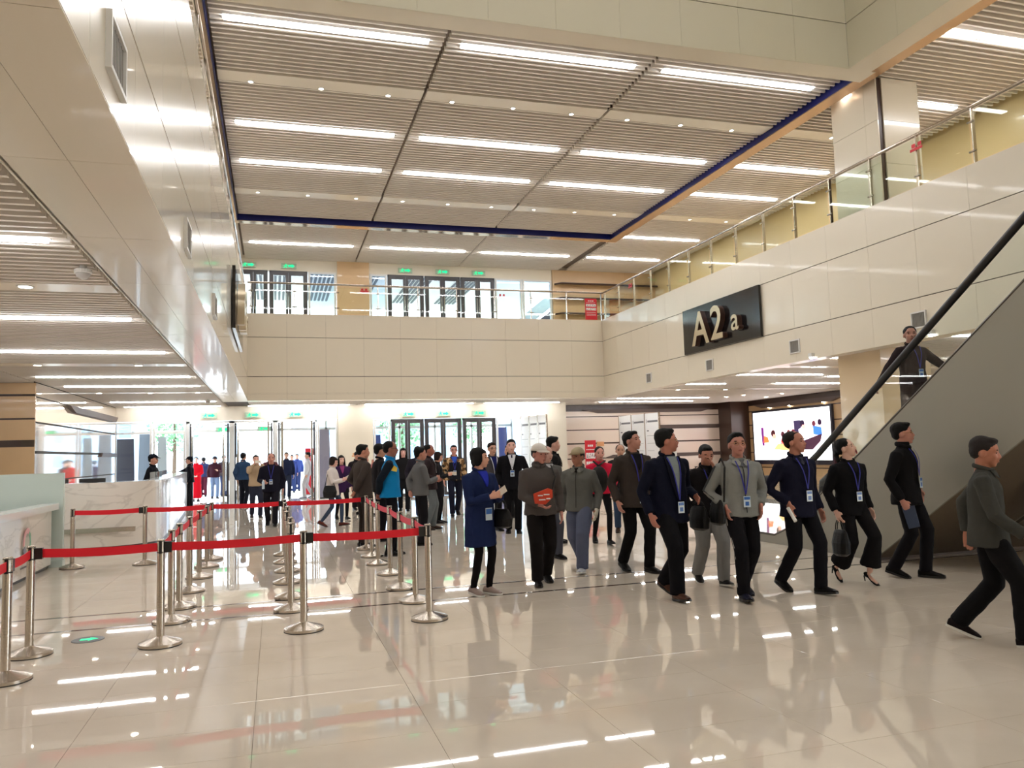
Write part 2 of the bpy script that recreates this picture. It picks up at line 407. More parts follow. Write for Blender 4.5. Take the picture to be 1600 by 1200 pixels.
wn = [0]; dn = [0]
def window(x0, x1, z0, z1, y=YD, transom=None, m=WHITEF, g=GLASS, t=0.06):
    wn[0] += 1
    f = MB()
    f.box(x0, x0 + t, y - 0.03, y + 0.09, z0, z1, m); f.box(x1 - t, x1, y - 0.03, y + 0.09, z0, z1, m)
    f.box(x0 + t, x1 - t, y - 0.03, y + 0.09, z1 - t, z1, m); f.box(x0 + t, x1 - t, y - 0.03, y + 0.09, z0, z0 + t, m)
    if transom: f.box(x0 + t, x1 - t, y - 0.02, y + 0.08, transom, transom + 0.06, m)
    o = f.build('window_%d' % wn[0], kind='structure')
    MB().box(x0 + t, x1 - t, y + 0.02, y + 0.035, z0 + t, z1 - t, g).build('pane', o)
    return o
def dark_door(x0, x1, z0, z1, y=YD, m=DARKM):
    dn[0] += 1
    t = 0.09
    f = MB().box(x0, x0 + 0.05, y - 0.04, y + 0.1, z0, z1, m).box(x1 - 0.05, x1, y - 0.04, y + 0.1, z0, z1, m).box(x0, x1, y - 0.04, y + 0.1, z1 - 0.06, z1, m)
    o = f.build('door_%d' % dn[0], kind='structure')
    mid = (x0 + x1) / 2
    for a, b, hx in ((x0 + 0.05, mid - 0.005, -1), (mid + 0.005, x1 - 0.05, 1)):
        lf = MB().box(a, a + t, y - 0.02, y + 0.05, z0 + 0.01, z1 - 0.06, m).box(b - t, b, y - 0.02, y + 0.05, z0 + 0.01, z1 - 0.06, m)
        lf.box(a + t, b - t, y - 0.02, y + 0.05, z1 - 0.15, z1 - 0.06, m).box(a + t, b - t, y - 0.02, y + 0.05, z0 + 0.01, z0 + 0.13, m)
        lo = lf.build('door_leaf', o)
        MB().box(a + t, b - t, y + 0.01, y + 0.02, z0 + 0.13, z1 - 0.15, GLASS).build('pane', lo)
        xh = (b - t / 2) if hx < 0 else (a + t / 2)
        MB().tube([(xh, y - 0.07, z0 + 0.75), (xh, y - 0.07, z0 + 1.35)], 0.012, CHROME).tube([(xh, y - 0.07, z0 + 0.8), (xh, y - 0.02, z0 + 0.8)], 0.008, CHROME).tube([(xh, y - 0.07, z0 + 1.3), (xh, y - 0.02, z0 + 1.3)], 0.008, CHROME).build('door_handle', lo)
    return o
def open_door(x0, x1, z0, z1, y=YD):
    """glass door bay with two chrome-edged leaves standing open"""
    dn[0] += 1
    f = MB().box(x0, x0 + 0.10, y - 0.03, y + 0.12, z0, z1, WHITEF).box(x1 - 0.06, x1, y - 0.03, y + 0.12, z0, z1, WHITEF).box(x0, x1, y - 0.03, y + 0.1, z1 - 0.07, z1, WHITEF)
    o = f.build('door_%d' % dn[0], kind='structure')
    for xh, s in ((x0 + 0.14, 1), (x1 - 0.10, -1)):
        L = 0.62; a = math.radians(80)
        lf = MB(); 
        def P(u): return (xh + s * math.cos(a) * u, y - math.sin(a) * u)
        for u in (0.0, L):
            px, py = P(u); lf.box(px - 0.03, px + 0.03, py - 0.03, py + 0.03, z0 + 0.01, z1 - 0.08, CHROME if u else DARKM)
        for zz in (z0 + 0.03, z1 - 0.16):
            (ax, ay), (bx, by) = P(0), P(L)
            lf.tube([(ax, ay, zz), (bx, by, zz)], 0.03, CHROME, 6)
        lo = lf.build('door_leaf', o)
        (ax, ay), (bx, by) = P(0.02), P(L - 0.02)
        MB().add([(ax, ay, z0 + 0.05), (bx, by, z0 + 0.05), (bx, by, z1 - 0.18), (ax, ay, z1 - 0.18)], [(0, 1, 2, 3)], GLASS).build('pane', lo)
        px, py = P(L - 0.08)
        MB().tube([(px - s * 0.05, py, z0 + 0.5), (px - s * 0.05, py, z0 + 1.6)], 0.014, CHROME).build('door_handle', lo)
    return o
window(-5.02, -3.9, 0, 2.84, transom=2.45, g=GLASSB); window(-3.86, -2.86, 0, 2.84, transom=2.45)
open_door(-2.84, -1.42, 0, 2.84); open_door(-1.42, 0.0, 0, 2.84); open_door(0.0, 1.42, 0, 2.84)
window(1.44, 2.12, 0, 2.84, transom=None)
window(3.40, 3.98, 0, 2.80)
for a, b in ((4.02, 5.2), (5.24, 6.6), (6.66, 7.92)): dark_door(a, b, 0, 2.80)
window(7.96, 9.88, 0, 2.80, g=GLASSB)
for a, b in ((-1.18, -0.22), (-0.16, 1.13)): dark_door(a, b, ZT - 0.04, 8.1)
window(1.17, 2.12, ZT - 0.04, 8.1, g=GLASSB); window(3.34, 3.94, ZT - 0.04, 8.1, g=GLASSB)
for a, b in ((3.98, 5.30), (5.36, 6.68), (6.72, 8.02)): dark_door(a, b, ZT - 0.04, 8.1)
window(8.06, 9.12, ZT - 0.04, 8.1, g=GLASSB); window(9.16, 10.33, ZT - 0.04, 8.1, g=GLASSB)

# ---- lower walls left, right, behind
ws = MB().box(-5.25, -5.0, 19.42, YD, 0, ZL + 0.1, JOINT).build('wall_left_side', kind='structure')
POL = mat('polished_wall', srgb(232, 214, 194), 0.05, metal=0.45, spec=0.8, coat=1.0)
for k, (z0, z1) in enumerate([(0, 0.55), (0.58, 1.16), (1.19, 1.78), (1.84, 2.44), (2.48, 3.0), (3.03, 3.32)]):
    MB().box(-5.0, -4.98, 19.42, YD - 0.01, z0, z1, POL).build('panel', ws)
LEDGE = mat('brown_ledge', srgb(92, 76, 70), 0.55)
MB().prism([(-4.98, 22.0, 3.0), (-4.98, 28.3, 3.0), (-4.98, 28.0, 2.84), (-4.98, 22.6, 2.84)], (0.10, 0, 0), LEDGE).build('ledge', ws)
MB().prism([(-4.98, 26.2, 1.84), (-4.98, 28.4, 1.84), (-4.98, 28.4, 1.72), (-4.98, 26.0, 1.72)], (0.06, 0, 0), LEDGE).build('ledge', ws)
wst = MB().box(-9.5, -5.0, 19.44, 19.6, 0, ZL + 0.1, BROWN).build('wall_left_front', kind='structure')
for (z0, z1) in [(0, 0.9), (1.0, 1.93), (2.08, 2.52), (2.56, 3.03), (3.08, 3.32)]:
    MB().box(-9.5, -4.99, 19.40, 19.44, z0, z1, WOOD).build('panel', wst)
XW = 19.2
we = MB().box(10.72, 18.4, 30.0, 30.2, 0, ZL + 0.1, BROWN).build('wall_far', kind='structure')
for (z0, z1) in [(0, 0.52), (0.56, 1.12), (1.16, 1.72), (1.78, 2.28), (2.32, 2.82), (2.86, 3.06)]:
    MB().box(10.74, 18.3, 29.97, 30.0, z0, z1, PINKW).build('panel', we)
MB().prism([(12.0, 29.97, 3.12), (18.0, 29.97, 3.12), (17.4, 29.97, 2.98), (12.7, 29.97, 2.98)], (0, -0.1, 0), LEDGE).build('ledge', we)
MB().prism([(13.4, 29.97, 2.30), (14.3, 29.97, 2.44), (18.3, 29.97, 2.44), (18.3, 29.97, 2.30)], (0, -0.07, 0), LEDGE).build('ledge', we)
MB().prism([(12.9, 29.97, 1.14), (13.3, 29.97, 1.26), (18.3, 29.97, 1.26), (18.3, 29.97, 1.14)], (0, -0.07, 0), LEDGE).build('ledge', we)
MB().box(18.3, 19.4, 29.0, 30.2, 0, ZL + 0.1, BROWN).build('wall_corner', kind='structure')
MB().box(10.46, 10.73, YD + 0.31, 29.95, 0, ZL + 0.1, CREAM).build('wall_return', kind='structure')
wg = MB().box(XW, XW + 0.2, 0, 30.2, 0, ZL + 0.1, BROWN).build('wall_screen', kind='structure')
for (z0, z1) in [(0, 0.55), (0.59, 1.16), (1.20, 1.75), (1.79, 2.30), (2.34, 2.86), (2.90, 3.12)]:
    MB().box(XW - 0.03, XW, 0, 29.0, z0, z1, WOOD).build('panel', wg)
MB().prism([(XW - 0.03, 23.0, 3.14), (XW - 0.03, 28.6, 3.14), (XW - 0.03, 27.9, 2.98), (XW - 0.03, 23.7, 2.98)], (-0.12, 0, 0), LEDGE).build('ledge', wg)
# room shell out of view
SH = mat('shell_wall', srgb(222, 208, 184), 0.5)
YEL = mat('gallery_wall', srgb(226, 200, 150), 0.35, coat=0.2)
MB().box(-9.5, -9.3, -6, YD, 0, 12, SH).build('wall_west', kind='structure')
MB().box(-9.5, 24, -6.3, -6, 0, 12, SH).build('wall_front', kind='structure')
MB().box(14.75, 14.95, -6, YD, ZT - 0.2, 12, YEL).build('wall_gallery_right', kind='structure')
MB().box(-4.95, -4.85, 1.5, YD, ZT - 0.2, ZC + 0.2, SH).build('wall_gallery_left', kind='structure')

# ---- columns
c = MB().box(11.30, 12.5, 12.55, 13.75, 0, ZL + 0.1, mat('column_stone', srgb(208, 184, 148), 0.25, coat=0.3)).build('column', label='beige stone column standing beside the escalator under the gallery', cat='column')
c2 = empty('column', (10.98, 11.85, ZT - 0.05), label='tall cream panelled column with dark vertical slot behind the gallery railing', cat='column')
CM = mat('column_panel', srgb(214, 204, 184), 0.22, coat=0.4)
MB().box(0.13, 1.07, 0.12, 1.34, 0, 2.55, BROWN).build('core', c2)
for z in (0, 0.85, 1.7):
    MB().box(0.10, 0.13, 0.10, 0.42, z + 0.003, z + 0.847, CM).build('panel', c2)
    MB().box(0.10, 0.13, 0.424, 1.35, z + 0.003, z + 0.847, CM).build('panel', c2)
    MB().box(0.24, 1.09, 0.09, 0.12, z + 0.003, z + 0.847, CM).build('panel', c2)

# ---- vents
def vent(parent_name, x, y, z0, z1, w, face, label):
    o = MB(); s = -1 if face < 0 else 1
    a, b = sorted((x, x + s * 0.03))
    f = 0.025
    o.box(a, b, y, y + w, z0, z0 + f, WHITEF).box(a, b, y, y + w, z1 - f, z1, WHITEF).box(a, b, y, y + f, z0 + f, z1 - f, WHITEF).box(a, b, y + w - f, y + w, z0 + f, z1 - f, WHITEF)
    e = empty('wall_vent', (0, 0, 0), label=label, cat='vent', group='air vents in the cream fascias')
    e.location = (x, y + w / 2, (z0 + z1) / 2)
    fo = o.build('frame', e, (-x, -y - w / 2, -(z0 + z1) / 2))
    g = MB(); a, b = sorted((x + s * 0.004, x + s * 0.016))
    n = 9
    for i in range(n):
        yy = y + f + (i + 0.5) * (w - 2 * f) / n
        g.box(a, b, yy - 0.008, yy + 0.008, z0 + f, z1 - f, VENTM)
    g.box(x - 0.002 if s > 0 else x - 0.003, x + 0.003 if s > 0 else x + 0.002, y + f, y + w - f, z0 + f, z1 - f, VENTM)
    g.build('louvre', e, (-x, -y - w / 2, -(z0 + z1) / 2))
for y, lab in ((21.58, 'small square vent low on the gallery fascia, the one nearest the doors'), (18.06, 'small square vent on the fascia just beyond the black sign'),
               (14.5, 'square vent on the fascia just past the near end of the black sign'), (11.0, 'square vent on the fascia beside the black escalator handrail')):
    vent('v', XR, y, 3.48, 3.78, 0.34, -1, lab)
for y, z0, z1, lab in ((4.12, 3.46, 3.76, 'tall vent in the polished bulkhead, highest in the photo'), (7.62, 3.46, 3.76, 'vent in the polished bulkhead, second after the highest one'), (11.14, 3.46, 3.76, 'vent in the polished bulkhead, third after the highest one')):
    vent('v', XL, y, z0, z1, 0.42, 1, lab)

# ---- railings
def railing(name, pts_ax, fixed, lo, hi, posts, axis, label, shake=0.0):
    e = empty(name, ((lo + hi) / 2 if axis == 'x' else fixed, fixed if axis == 'x' else (lo + hi) / 2, ZT), label=label, cat='railing')
    off = Vector((-e.location.x, -e.location.y, -e.location.z))
    def pt(s, d, z): return Vector((s, fixed + d, z)) if axis == 'x' else Vector((fixed + d, s, z))
    MB().tube([pt(lo, 0.12, 6.98), pt(hi, 0.12, 6.98)], 0.032, STEEL, 12).build('handrail', e, off, smooth=True)
    pm = None
    for p in posts:
        b = MB()
        q = [pt(p - 0.012, 0.08, 5.98), pt(p + 0.012, 0.08, 5.98), pt(p + 0.012, 0.14, 5.98), pt(p - 0.012, 0.14, 5.98)]
        b.prism(q, (0, 0, 0.97), STEEL)
        for z in (6.22, 6.72):
            b.tube([pt(p - 0.07, 0.07, z), pt(p + 0.07, 0.07, z)], 0.018, STEEL, 8)
        b.build('post', e, off)
    for a, c_ in zip(posts[:-1], posts[1:]):
        g = [pt(a + 0.03, 0.05, 6.03), pt(c_ - 0.03, 0.05, 6.03), pt(c_ - 0.03, 0.062, 6.03), pt(a + 0.03, 0.062, 6.03)]
        MB().prism(g, (0, 0, 0.86), GLASSR).build('glass_panel', e, off)
    return e
railing('glass_railing', None, XR + 0.0, 4.0, YB + 0.1, [25.1 - 1.172 * i for i in range(19)][::-1], 'y', 'stainless and glass railing along the gallery above the black sign')
railing('glass_railing', None, YB + 0.0, XL, XR + 0.1, [XL + 0.1 + i * 1.30 for i in range(10)], 'x', 'stainless and glass railing across the gallery in front of the upper doors')
railing('glass_railing', None, XL - 0.12 - 0.1, 2.5, YB + 0.1, [25.1 - 1.172 * i for i in range(19)][::-1], 'y', 'stainless and glass railing above the polished bulkhead')

# ---- black direction signs with raised letters
def text_mesh(body, size, ext, m, font_scale=1.0):
    cu = bpy.data.curves.new('t', 'FONT'); cu.body = body; cu.size = size; cu.extrude = ext; cu.offset = 0.012 * size
    cu.resolution_u = 3
    o = bpy.data.objects.new('t', cu); COL.objects.link(o)
    dg = bpy.context.evaluated_depsgraph_get()
    me = bpy.data.meshes.new_from_object(o.evaluated_get(dg)); bpy.data.objects.remove(o)
    me.materials.clear(); me.materials.append(m)
    return me
def flat_mesh_obj(name, me, M, parent):
    me.transform(M); return link(name, me, parent)
e = empty('hall_sign', (XR - 0.02, 17.6, 4.64), label='black sign with raised pale letters A2a on the cream gallery fascia', cat='sign')
MB().box(-0.06, 0.0, -1.80, 1.80, -0.61, 0.61, BLACKS).build('sign_board', e)
R_ = Matrix(((0, 0, -1), (-1, 0, 0), (0, 1, 0))).to_4x4()     # text x -> -Y, y -> Z, z -> -X
for ch, sz, y, z in (('A', 1.25, 1.10, -0.45), ('2', 1.22, 0.18, -0.42), ('a', 0.80, -0.78, -0.32)):
    me = text_mesh(ch, sz, 0.07, GOLD)
    M = Matrix.Translation((-0.13, y, z)) @ R_
    o = flat_mesh_obj('letter', me, M, e); o.data.materials.append(BROWN)
    for p in o.data.polygons:
        if abs(p.normal.x) < 0.5: p.material_index = 1
e = empty('hall_sign', (XL + 0.02, 17.6, 4.64), label='black sign with raised letters on the polished bulkhead, seen edge on', cat='sign')
MB().box(0.0, 0.06, -1.80, 1.80, -0.61, 0.61, BLACKS).build('sign_board', e)
R2_ = Matrix(((0, 0, 1), (1, 0, 0), (0, 1, 0))).to_4x4()
for ch, sz, y, z in (('A', 1.25, -1.35, -0.45), ('2', 1.22, -0.35, -0.42), ('a', 0.80, 0.60, -0.32)):
    me = text_mesh(ch, sz, 0.07, GOLD)
    flat_mesh_obj('letter', me, Matrix.Translation((0.14, y, z)) @ R2_, e)

# ---- lamps
strip_me = {}
def strip(x0, x1, y, z, label, group, w=0.10):
    e = empty('strip_light', ((x0 + x1) / 2, y, z), label=label, cat='light', group=group)
    L = round((x1 - x0) / 2, 3)
    if (L, w) not in strip_me:
        strip_me[(L, w)] = (MB().box(-L - 0.02, L + 0.02, -w / 2 - 0.015, w / 2 + 0.015, 0.0, 0.08, WHITEF).mesh('housing'),
                       MB().box(-L, L, -w / 2, w / 2, -0.022, 0.0, LAMP).mesh('diffuser'))
    a, b = strip_me[(L, w)]
    link('housing', a, e); link('diffuser', b, e)
ordn = ['first', 'second', 'third', 'fourth', 'fifth', 'sixth', 'seventh', 'eighth', 'ninth']
UR = [12.65, 16.72, 18.96, 26.2]
UX = [(-4.6, -1.35), (-0.75, 2.52), (3.1, 6.35), (6.94, 10.2), (10.93, 13.8)]
for i, y in enumerate(UR):
    for j, (a, b) in enumerate(UX):
        if i == 0 and j == 4: continue
        row = ['row closest to the raised void', 'second row after the void', 'third row after the void', 'row above the upper doors'][i]
        strip(a, b, y, ZC - 0.005, 'long high ceiling strip light, %s, %s along it' % (row, ordn[j]), 'strip lights of the high ceiling', 0.13)
strip(10.93, 13.85, 23.4, ZC - 0.005, 'strip light over the glass railing gallery beyond the blue trim corner', 'strip lights of the high ceiling', 0.13)
strip(10.99, 13.85, 12.75, ZC - 0.005, 'strip light passing behind the tall panelled column', 'strip lights of the high ceiling', 0.13)
strip(10.99, 13.85, 10.22, ZC - 0.005, 'strip light of the gallery ceiling beside the copper trim, top corner', 'strip lights of the high ceiling', 0.13)
for i, y in enumerate((7.4, 3.0, 0.0)): strip(10.99, 13.85, y, ZC - 0.005, 'strip light of the gallery ceiling past the frame, %s' % ordn[i], 'strip lights of the high ceiling', 0.13)
LR = [3.36, 7.0, 10.8, 14.05, 18.1, 20.35, 25.7, 28.0]
for i, y in enumerate(LR):
    strip(-4.65, -1.74, y, ZL - 0.003, 'strip light in the low slatted ceiling above the reception, %s from the camera' % ordn[i], 'strip lights of the low ceiling', 0.075)
    if i in (0, 1, 2, 3): strip(-8.5, -5.3, y, ZL - 0.003, 'strip light in the low ceiling beyond the reception aisle, %s row' % ordn[i], 'strip lights of the low ceiling', 0.075)
    if i > 5:
        for j, (a, b) in enumerate([(-0.85, 2.5), (3.05, 6.96), (7.4, 10.3)]):
            strip(a, b, y, ZL - 0.003, 'strip light over the entrance doors, %s row, %s along it' % (ordn[i - 6], ordn[j]), 'strip lights of the low ceiling', 0.075)
for i, (a, b, y) in enumerate([(10.9, 13.9, 10.9), (10.9, 13.9, 14.1), (11.2, 14.0, 17.7), (14.6, 17.6, 18.2), (11.2, 12.7, 20.35), (14.4, 17.8, 20.3), (11.9, 15.6, 26.2), (12.0, 16.0, 28.1), (14.6, 18.2, 14.1)]):
    strip(a, b, y, ZL - 0.003, 'strip light under the gallery towards the big screen, %s counted from the column' % ordn[i], 'strip lights of the low ceiling', 0.075)
# added lamp rows, out of view inside the raised void, to light the hall
for i, y in enumerate((-3.0, 2.0, 7.0)):
    for j, (a, b) in enumerate(((-4.5, -1.4), (-0.8, 2.5), (3.1, 6.4), (6.9, 9.8))):
        strip(a, b, y, 11.95, 'added unseen strip light under the roof of the raised void, row %s, %s in it' % (ordn[i], ordn[j]), 'added unseen strip lights of the raised void', 0.13)
dl = [0]
dme = (MB().lathe([(0.065, 0.0), (0.065, -0.012), (0.05, -0.012), (0.05, 0)], WHITEF, n=16).mesh('ring'), MB().lathe([(0.048, 0.0), (0.048, -0.01)], SPOT, n=16).mesh('lens'))
dme2 = MB().lathe([(0.048, 0.0), (0.048, -0.01)], SPOT2, n=16).mesh('lens')
def downlight(x, y, z, label, group, s=1.0):
    e = empty('downlight', (x, y, z), label=label, cat='downlight', group=group)
    a = link('trim_ring', dme[0], e); b = link('lens', dme[1] if z < 5 else dme2, e)
    a.scale = b.scale = (s, s, 1)
for j in range(12):
    x = -0.4 + j * 1.27
    if 10.4 < x < 10.9: continue
    downlight(x, 14.83 if j < 9 else 14.7, ZC - 0.004, 'round downlight in the near flat band of the high ceiling, %s along' % (ordn[j] if j < 9 else ['tenth', 'eleventh', 'twelfth'][j - 9]), 'downlights of the high ceiling', 0.9)
    downlight(x, 21.2, ZC - 0.004, 'round downlight in the far flat band of the high ceiling, %s along' % (ordn[j] if j < 9 else ['tenth', 'eleventh', 'twelfth'][j - 9]), 'downlights of the high ceiling', 0.9)
for i, (x, y) in enumerate([(-2.4, 8.9), (-4.1, 8.9), (-4.08, 15.95), (-2.42, 15.95), (-4.3, 22.3), (-1.95, 22.3), (-3.1, 22.35)]):
    downlight(x, y, ZL - 0.004, 'warm downlight in the low ceiling near the reception, %s from the camera' % ordn[i], 'downlights of the low ceiling', 1.25)
for i, (x, y) in enumerate([(12.32, 22.5), (14.05, 22.5), (16.3, 26.07), (16.44, 25.14), (17.7, 24.6), (18.2, 26.3), (13.0, 28.3), (14.6, 28.4), (12.4, 15.95)]):
    downlight(x, y, ZL - 0.004, 'round downlight under the gallery before the big screen, %s one' % ordn[i], 'downlights of the low ceiling', 1.25)
for i, y in enumerate((24.2, 26.2, 27.5)):
    o = MB().lathe([(0.04, 0), (0.04, -0.008)], SPOT, c=(0, 0, 0), n=12).build('ledge_spot', None, (XW - 0.09, y, 2.978), label='tiny spot set under the brown ledge over the screen, %s along' % ordn[i], cat='downlight')
# dome detector / camera
for x, y, z, lab in ((-1.68, 7.95, ZL, 'white dome camera hanging under the low slatted ceiling'), (-1.9, 25.0, ZL, 'small dome camera on the low ceiling near the doors')):
    e = empty('dome_camera', (x, y, z), label=lab, cat='camera')
    MB().lathe([(0.03, 0.05), (0.03, -0.02), (0.075, -0.03), (0.075, -0.06), (0.07, -0.065)], WHITEF, n=20).build('mount', e, smooth=False)
    MB().ell((0, 0, -0.065), (0.062, 0.062, 0.055), mat('dome_grey', srgb(190, 185, 182), 0.2), 16, 10).build('dome', e, smooth=True)

# ---- exit signs
def exit_sign(x, y, z, label, flip=1):
    e = empty('exit_sign', (x, y, z), label=label, cat='sign', group='green exit signs over the doors')
    MB().box(-0.26, 0.26, -0.02, 0.02, -0.09, 0.09, EXITW).build('plate', e)
    g = MB(); yy = -0.021
    def poly(pts): g.prism([(flip * px, yy, pz) for px, pz in pts], (0, -0.003, 0), GREEN)
    poly([(-0.02, 0.035), (0.10, 0.035), (0.10, 0.07), (0.20, 0.0), (0.10, -0.07), (0.10, -0.035), (-0.02, -0.035)])      # arrow
    g.ell((-flip * 0.10, yy, 0.055), (0.02, 0.003, 0.02), GREEN, 10, 6)
    poly([(-0.14, 0.03), (-0.07, 0.035), (-0.08, -0.02), (-0.13, -0.02)])                                               # running figure
    poly([(-0.13, -0.01), (-0.10, -0.01), (-0.16, -0.075), (-0.19, -0.065)]); poly([(-0.11, -0.01), (-0.08, -0.01), (-0.05, -0.07), (-0.08, -0.075)])
    poly([(-0.14, 0.03), (-0.12, 0.03), (-0.19, -0.01), (-0.205, 0.005)]); poly([(-0.075, 0.035), (-0.07, 0.015), (-0.03, 0.03), (-0.035, 0.045)])
    g.build('pictogram', e)
for i, (x, z) in enumerate([(-2.13, 3.03), (-0.72, 3.03), (0.68, 3.03), (4.64, 2.98), (5.93, 2.98), (7.28, 2.98)]):
    exit_sign(x, YD - 0.06, z, 'green exit sign over the ground floor doors, %s along the wall' % ordn[i])
for i, (x, z) in enumerate([(-0.86, 8.27), (0.50, 8.27), (4.62, 8.27), (6.02, 8.27), (7.40, 8.27)]):
    exit_sign(x, YD - 0.06, z, 'green exit sign over the upper floor doors, %s along the wall' % ordn[i])
for i, (x) in enumerate([-1.95, -0.4]): exit_sign(x, 32.98, 2.72, 'green exit sign outside in the porch, %s one' % ordn[i])

# ================================================================== OUTSIDE
MB().box(-60, 80, 30.6, 140, -0.12, -0.02, PLAZA).build('floor_plaza', kind='structure')
MB().box(-7, 11, 28.8, 33.5, -0.05, -0.004, PLAZA).build('floor_porch', kind='structure')
op = MB()
for x in (-5.2, -3.3, -1.5, 0.25, 2.0, 3.6, 5.0, 6.5, 8.1, 9.9): op.box(x - 0.04, x + 0.04, 33.0, 33.12, 0, 3.6, WHITEF)
op.box(-5.2, 9.9, 33.0, 33.12, 2.62, 2.72, WHITEF).box(-5.2, 9.9, 33.0, 33.12, 3.3, 3.7, WHITEF)
op.build('trim_6', kind='structure')
MB().box(-5.2, 9.9, 28.85, 33.1, 3.7, 3.8, WHITEF).build('ceiling_porch', kind='structure')
for i, (a, b, z, m) in enumerate([(-5.30, -4.66, 2.35, SOFA), (-4.58, -4.10, 2.5, mat('grey_panel', srgb(150, 156, 170), 0.4)), (-3.98, -3.62, 2.4, mat('grey_panel2', srgb(170, 176, 186), 0.4)), (1.55, 2.0, 2.55, mat('mauve_panel', srgb(140, 130, 150), 0.4)), (8.2, 8.9, 2.5, mat('blue_panel', srgb(96, 110, 190), 0.4)), (3.5, 3.9, 2.3, mat('navy_panel', srgb(40, 70, 150), 0.4))]):
    pn = empty('entrance_panel', ((a + b) / 2, 30.2, 0), label=['dark tall panel outside beyond the first window by the reception', 'grey leaning panel outside beside the dark panel', 'pale grey panel outside behind the second window', 'mauve panel outside beside the cream pier', 'blue panel outside behind the directory boards', 'navy panel outside behind the narrow window past the pier'][i], cat='panel')
    MB().prism([(a - (a + b) / 2, 0, 0.05), (b - (a + b) / 2, 0, 0.05), (b - (a + b) / 2 - 0.05, 0, z), (a - (a + b) / 2 + 0.05, 0, z)], (0, 0.08, 0), m).build('board', pn)
    MB().box(-0.2, 0.2, -0.15, 0.25, -0.004, 0.05, DARKM).build('foot', pn)
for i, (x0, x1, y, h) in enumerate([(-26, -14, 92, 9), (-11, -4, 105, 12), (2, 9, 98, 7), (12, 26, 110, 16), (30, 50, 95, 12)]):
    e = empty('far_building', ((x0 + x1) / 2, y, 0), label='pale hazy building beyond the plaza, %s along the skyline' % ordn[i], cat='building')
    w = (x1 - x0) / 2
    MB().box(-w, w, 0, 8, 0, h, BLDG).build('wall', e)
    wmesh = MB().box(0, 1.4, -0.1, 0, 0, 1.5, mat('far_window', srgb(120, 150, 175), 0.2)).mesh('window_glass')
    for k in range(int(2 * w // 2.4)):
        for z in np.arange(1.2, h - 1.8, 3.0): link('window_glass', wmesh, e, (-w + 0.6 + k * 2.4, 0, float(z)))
def tree(x, y, h, label, seed):
    rnd = random.Random(seed)
    e = empty('tree', (x, y, 0), label=label, cat='tree')
    MB().tube([(0, 0, 0), (0.05, 0, h * 0.4), (0, 0.05, h * 0.75)], [0.12, 0.09, 0.04], BARK, 8).build('trunk', e)
    lv = MB()
    for _ in range(800):
        d = Vector((rnd.gauss(0, 1), rnd.gauss(0, 1), rnd.gauss(0, 1))).normalized() * rnd.uniform(0.4, 1)
        c = Vector((d.x * h * 0.26, d.y * h * 0.26, h * 0.66 + d.z * h * 0.33))
        a = Vector((rnd.gauss(0, 1), rnd.gauss(0, 1), rnd.gauss(0, 1))).normalized() * 0.13; b = a.orthogonal().normalized() * 0.09
        lv.add([c - a, c - b, c + a, c + b], [(0, 1, 2, 3)], LEAF)
    lv.build('foliage', e, kind='stuff')
tree(-5.2, 46, 5.6, 'green tree outside beyond the second window past the reception', 1)
tree(6.8, 44, 5.0, 'green tree outside behind the first dark framed double doors', 2)
tree(11.5, 47, 5.4, 'green tree outside behind the third dark framed double doors', 3)
# upper canopy with dark grilles
MB().box(-4, 12, 29.0, 38.5, 8.66, 8.8, WHITEF).build('ceiling_canopy', kind='structure')
MB().box(-6, 14, 28.8, 38.5, 5.6, 5.9, PLAZA).build('floor_terrace', kind='structure')
MB().box(-4, 12, 38.4, 38.6, 5.9, 6.9, mat('pale_parapet', srgb(190, 205, 215), 0.5)).build('wall_terrace', kind='structure')
for gi, (a, n) in enumerate([(-0.9, 3), (0.0, 4), (1.38, 6), (3.45, 4), (5.3, 6), (7.3, 6)]):
    g = empty('canopy_grille', (a + n * 0.09, 33.0, 8.66), label='dark striped grille in the white canopy outside, %s along' % ordn[gi], cat='grille')
    sm = MB().box(0, 0.095, -3.4, 3.6, -0.03, 0.0, mat('navy_slot', srgb(30, 34, 52), 0.5)).mesh('slat')
    for k in range(n): link('slat', sm, g, (k * 0.17 - n * 0.09, 0, 0))
st = empty('outdoor_stair', (11.6, 31.5, 5.9), label='grey stair slope seen through the last upper windows', cat='stairs')
MB().prism([(-2.4, 0, 0), (0.4, 0, 0), (0.4, 0, 1.9), (-0.2, 0, 1.6)], (0, 0.12, 0), SOFA).build('stringer', st)
MB().prism([(-3.2, 0.2, 0), (-2.4, 0.2, 0), (0.0, 0.2, 1.9), (0.0, 0.2, 2.2), (-0.4, 0.2, 2.2)], (0, 0.1, 0), mat('pale_slope', srgb(205, 214, 218), 0.5)).build('balustrade', st)
# rails at the end of the upper gallery
rb = empty('wall_rails', (11.9, 28.1, 6.6), label='three brown handrails fixed on the wood wall at the gallery end', cat='railing')
for z in (0.15, 0.75, 1.32):
    MB().tube([(-1.5, 0.2, z), (-1.35, 0, z), (2.8, 0, z)], 0.035, BROWN, 8).build('rail', rb)
    MB().box(-1.3, 2.8, 0.02, 0.25, z + 0.02, z + 0.05, LEDGE).build('shelf', rb)

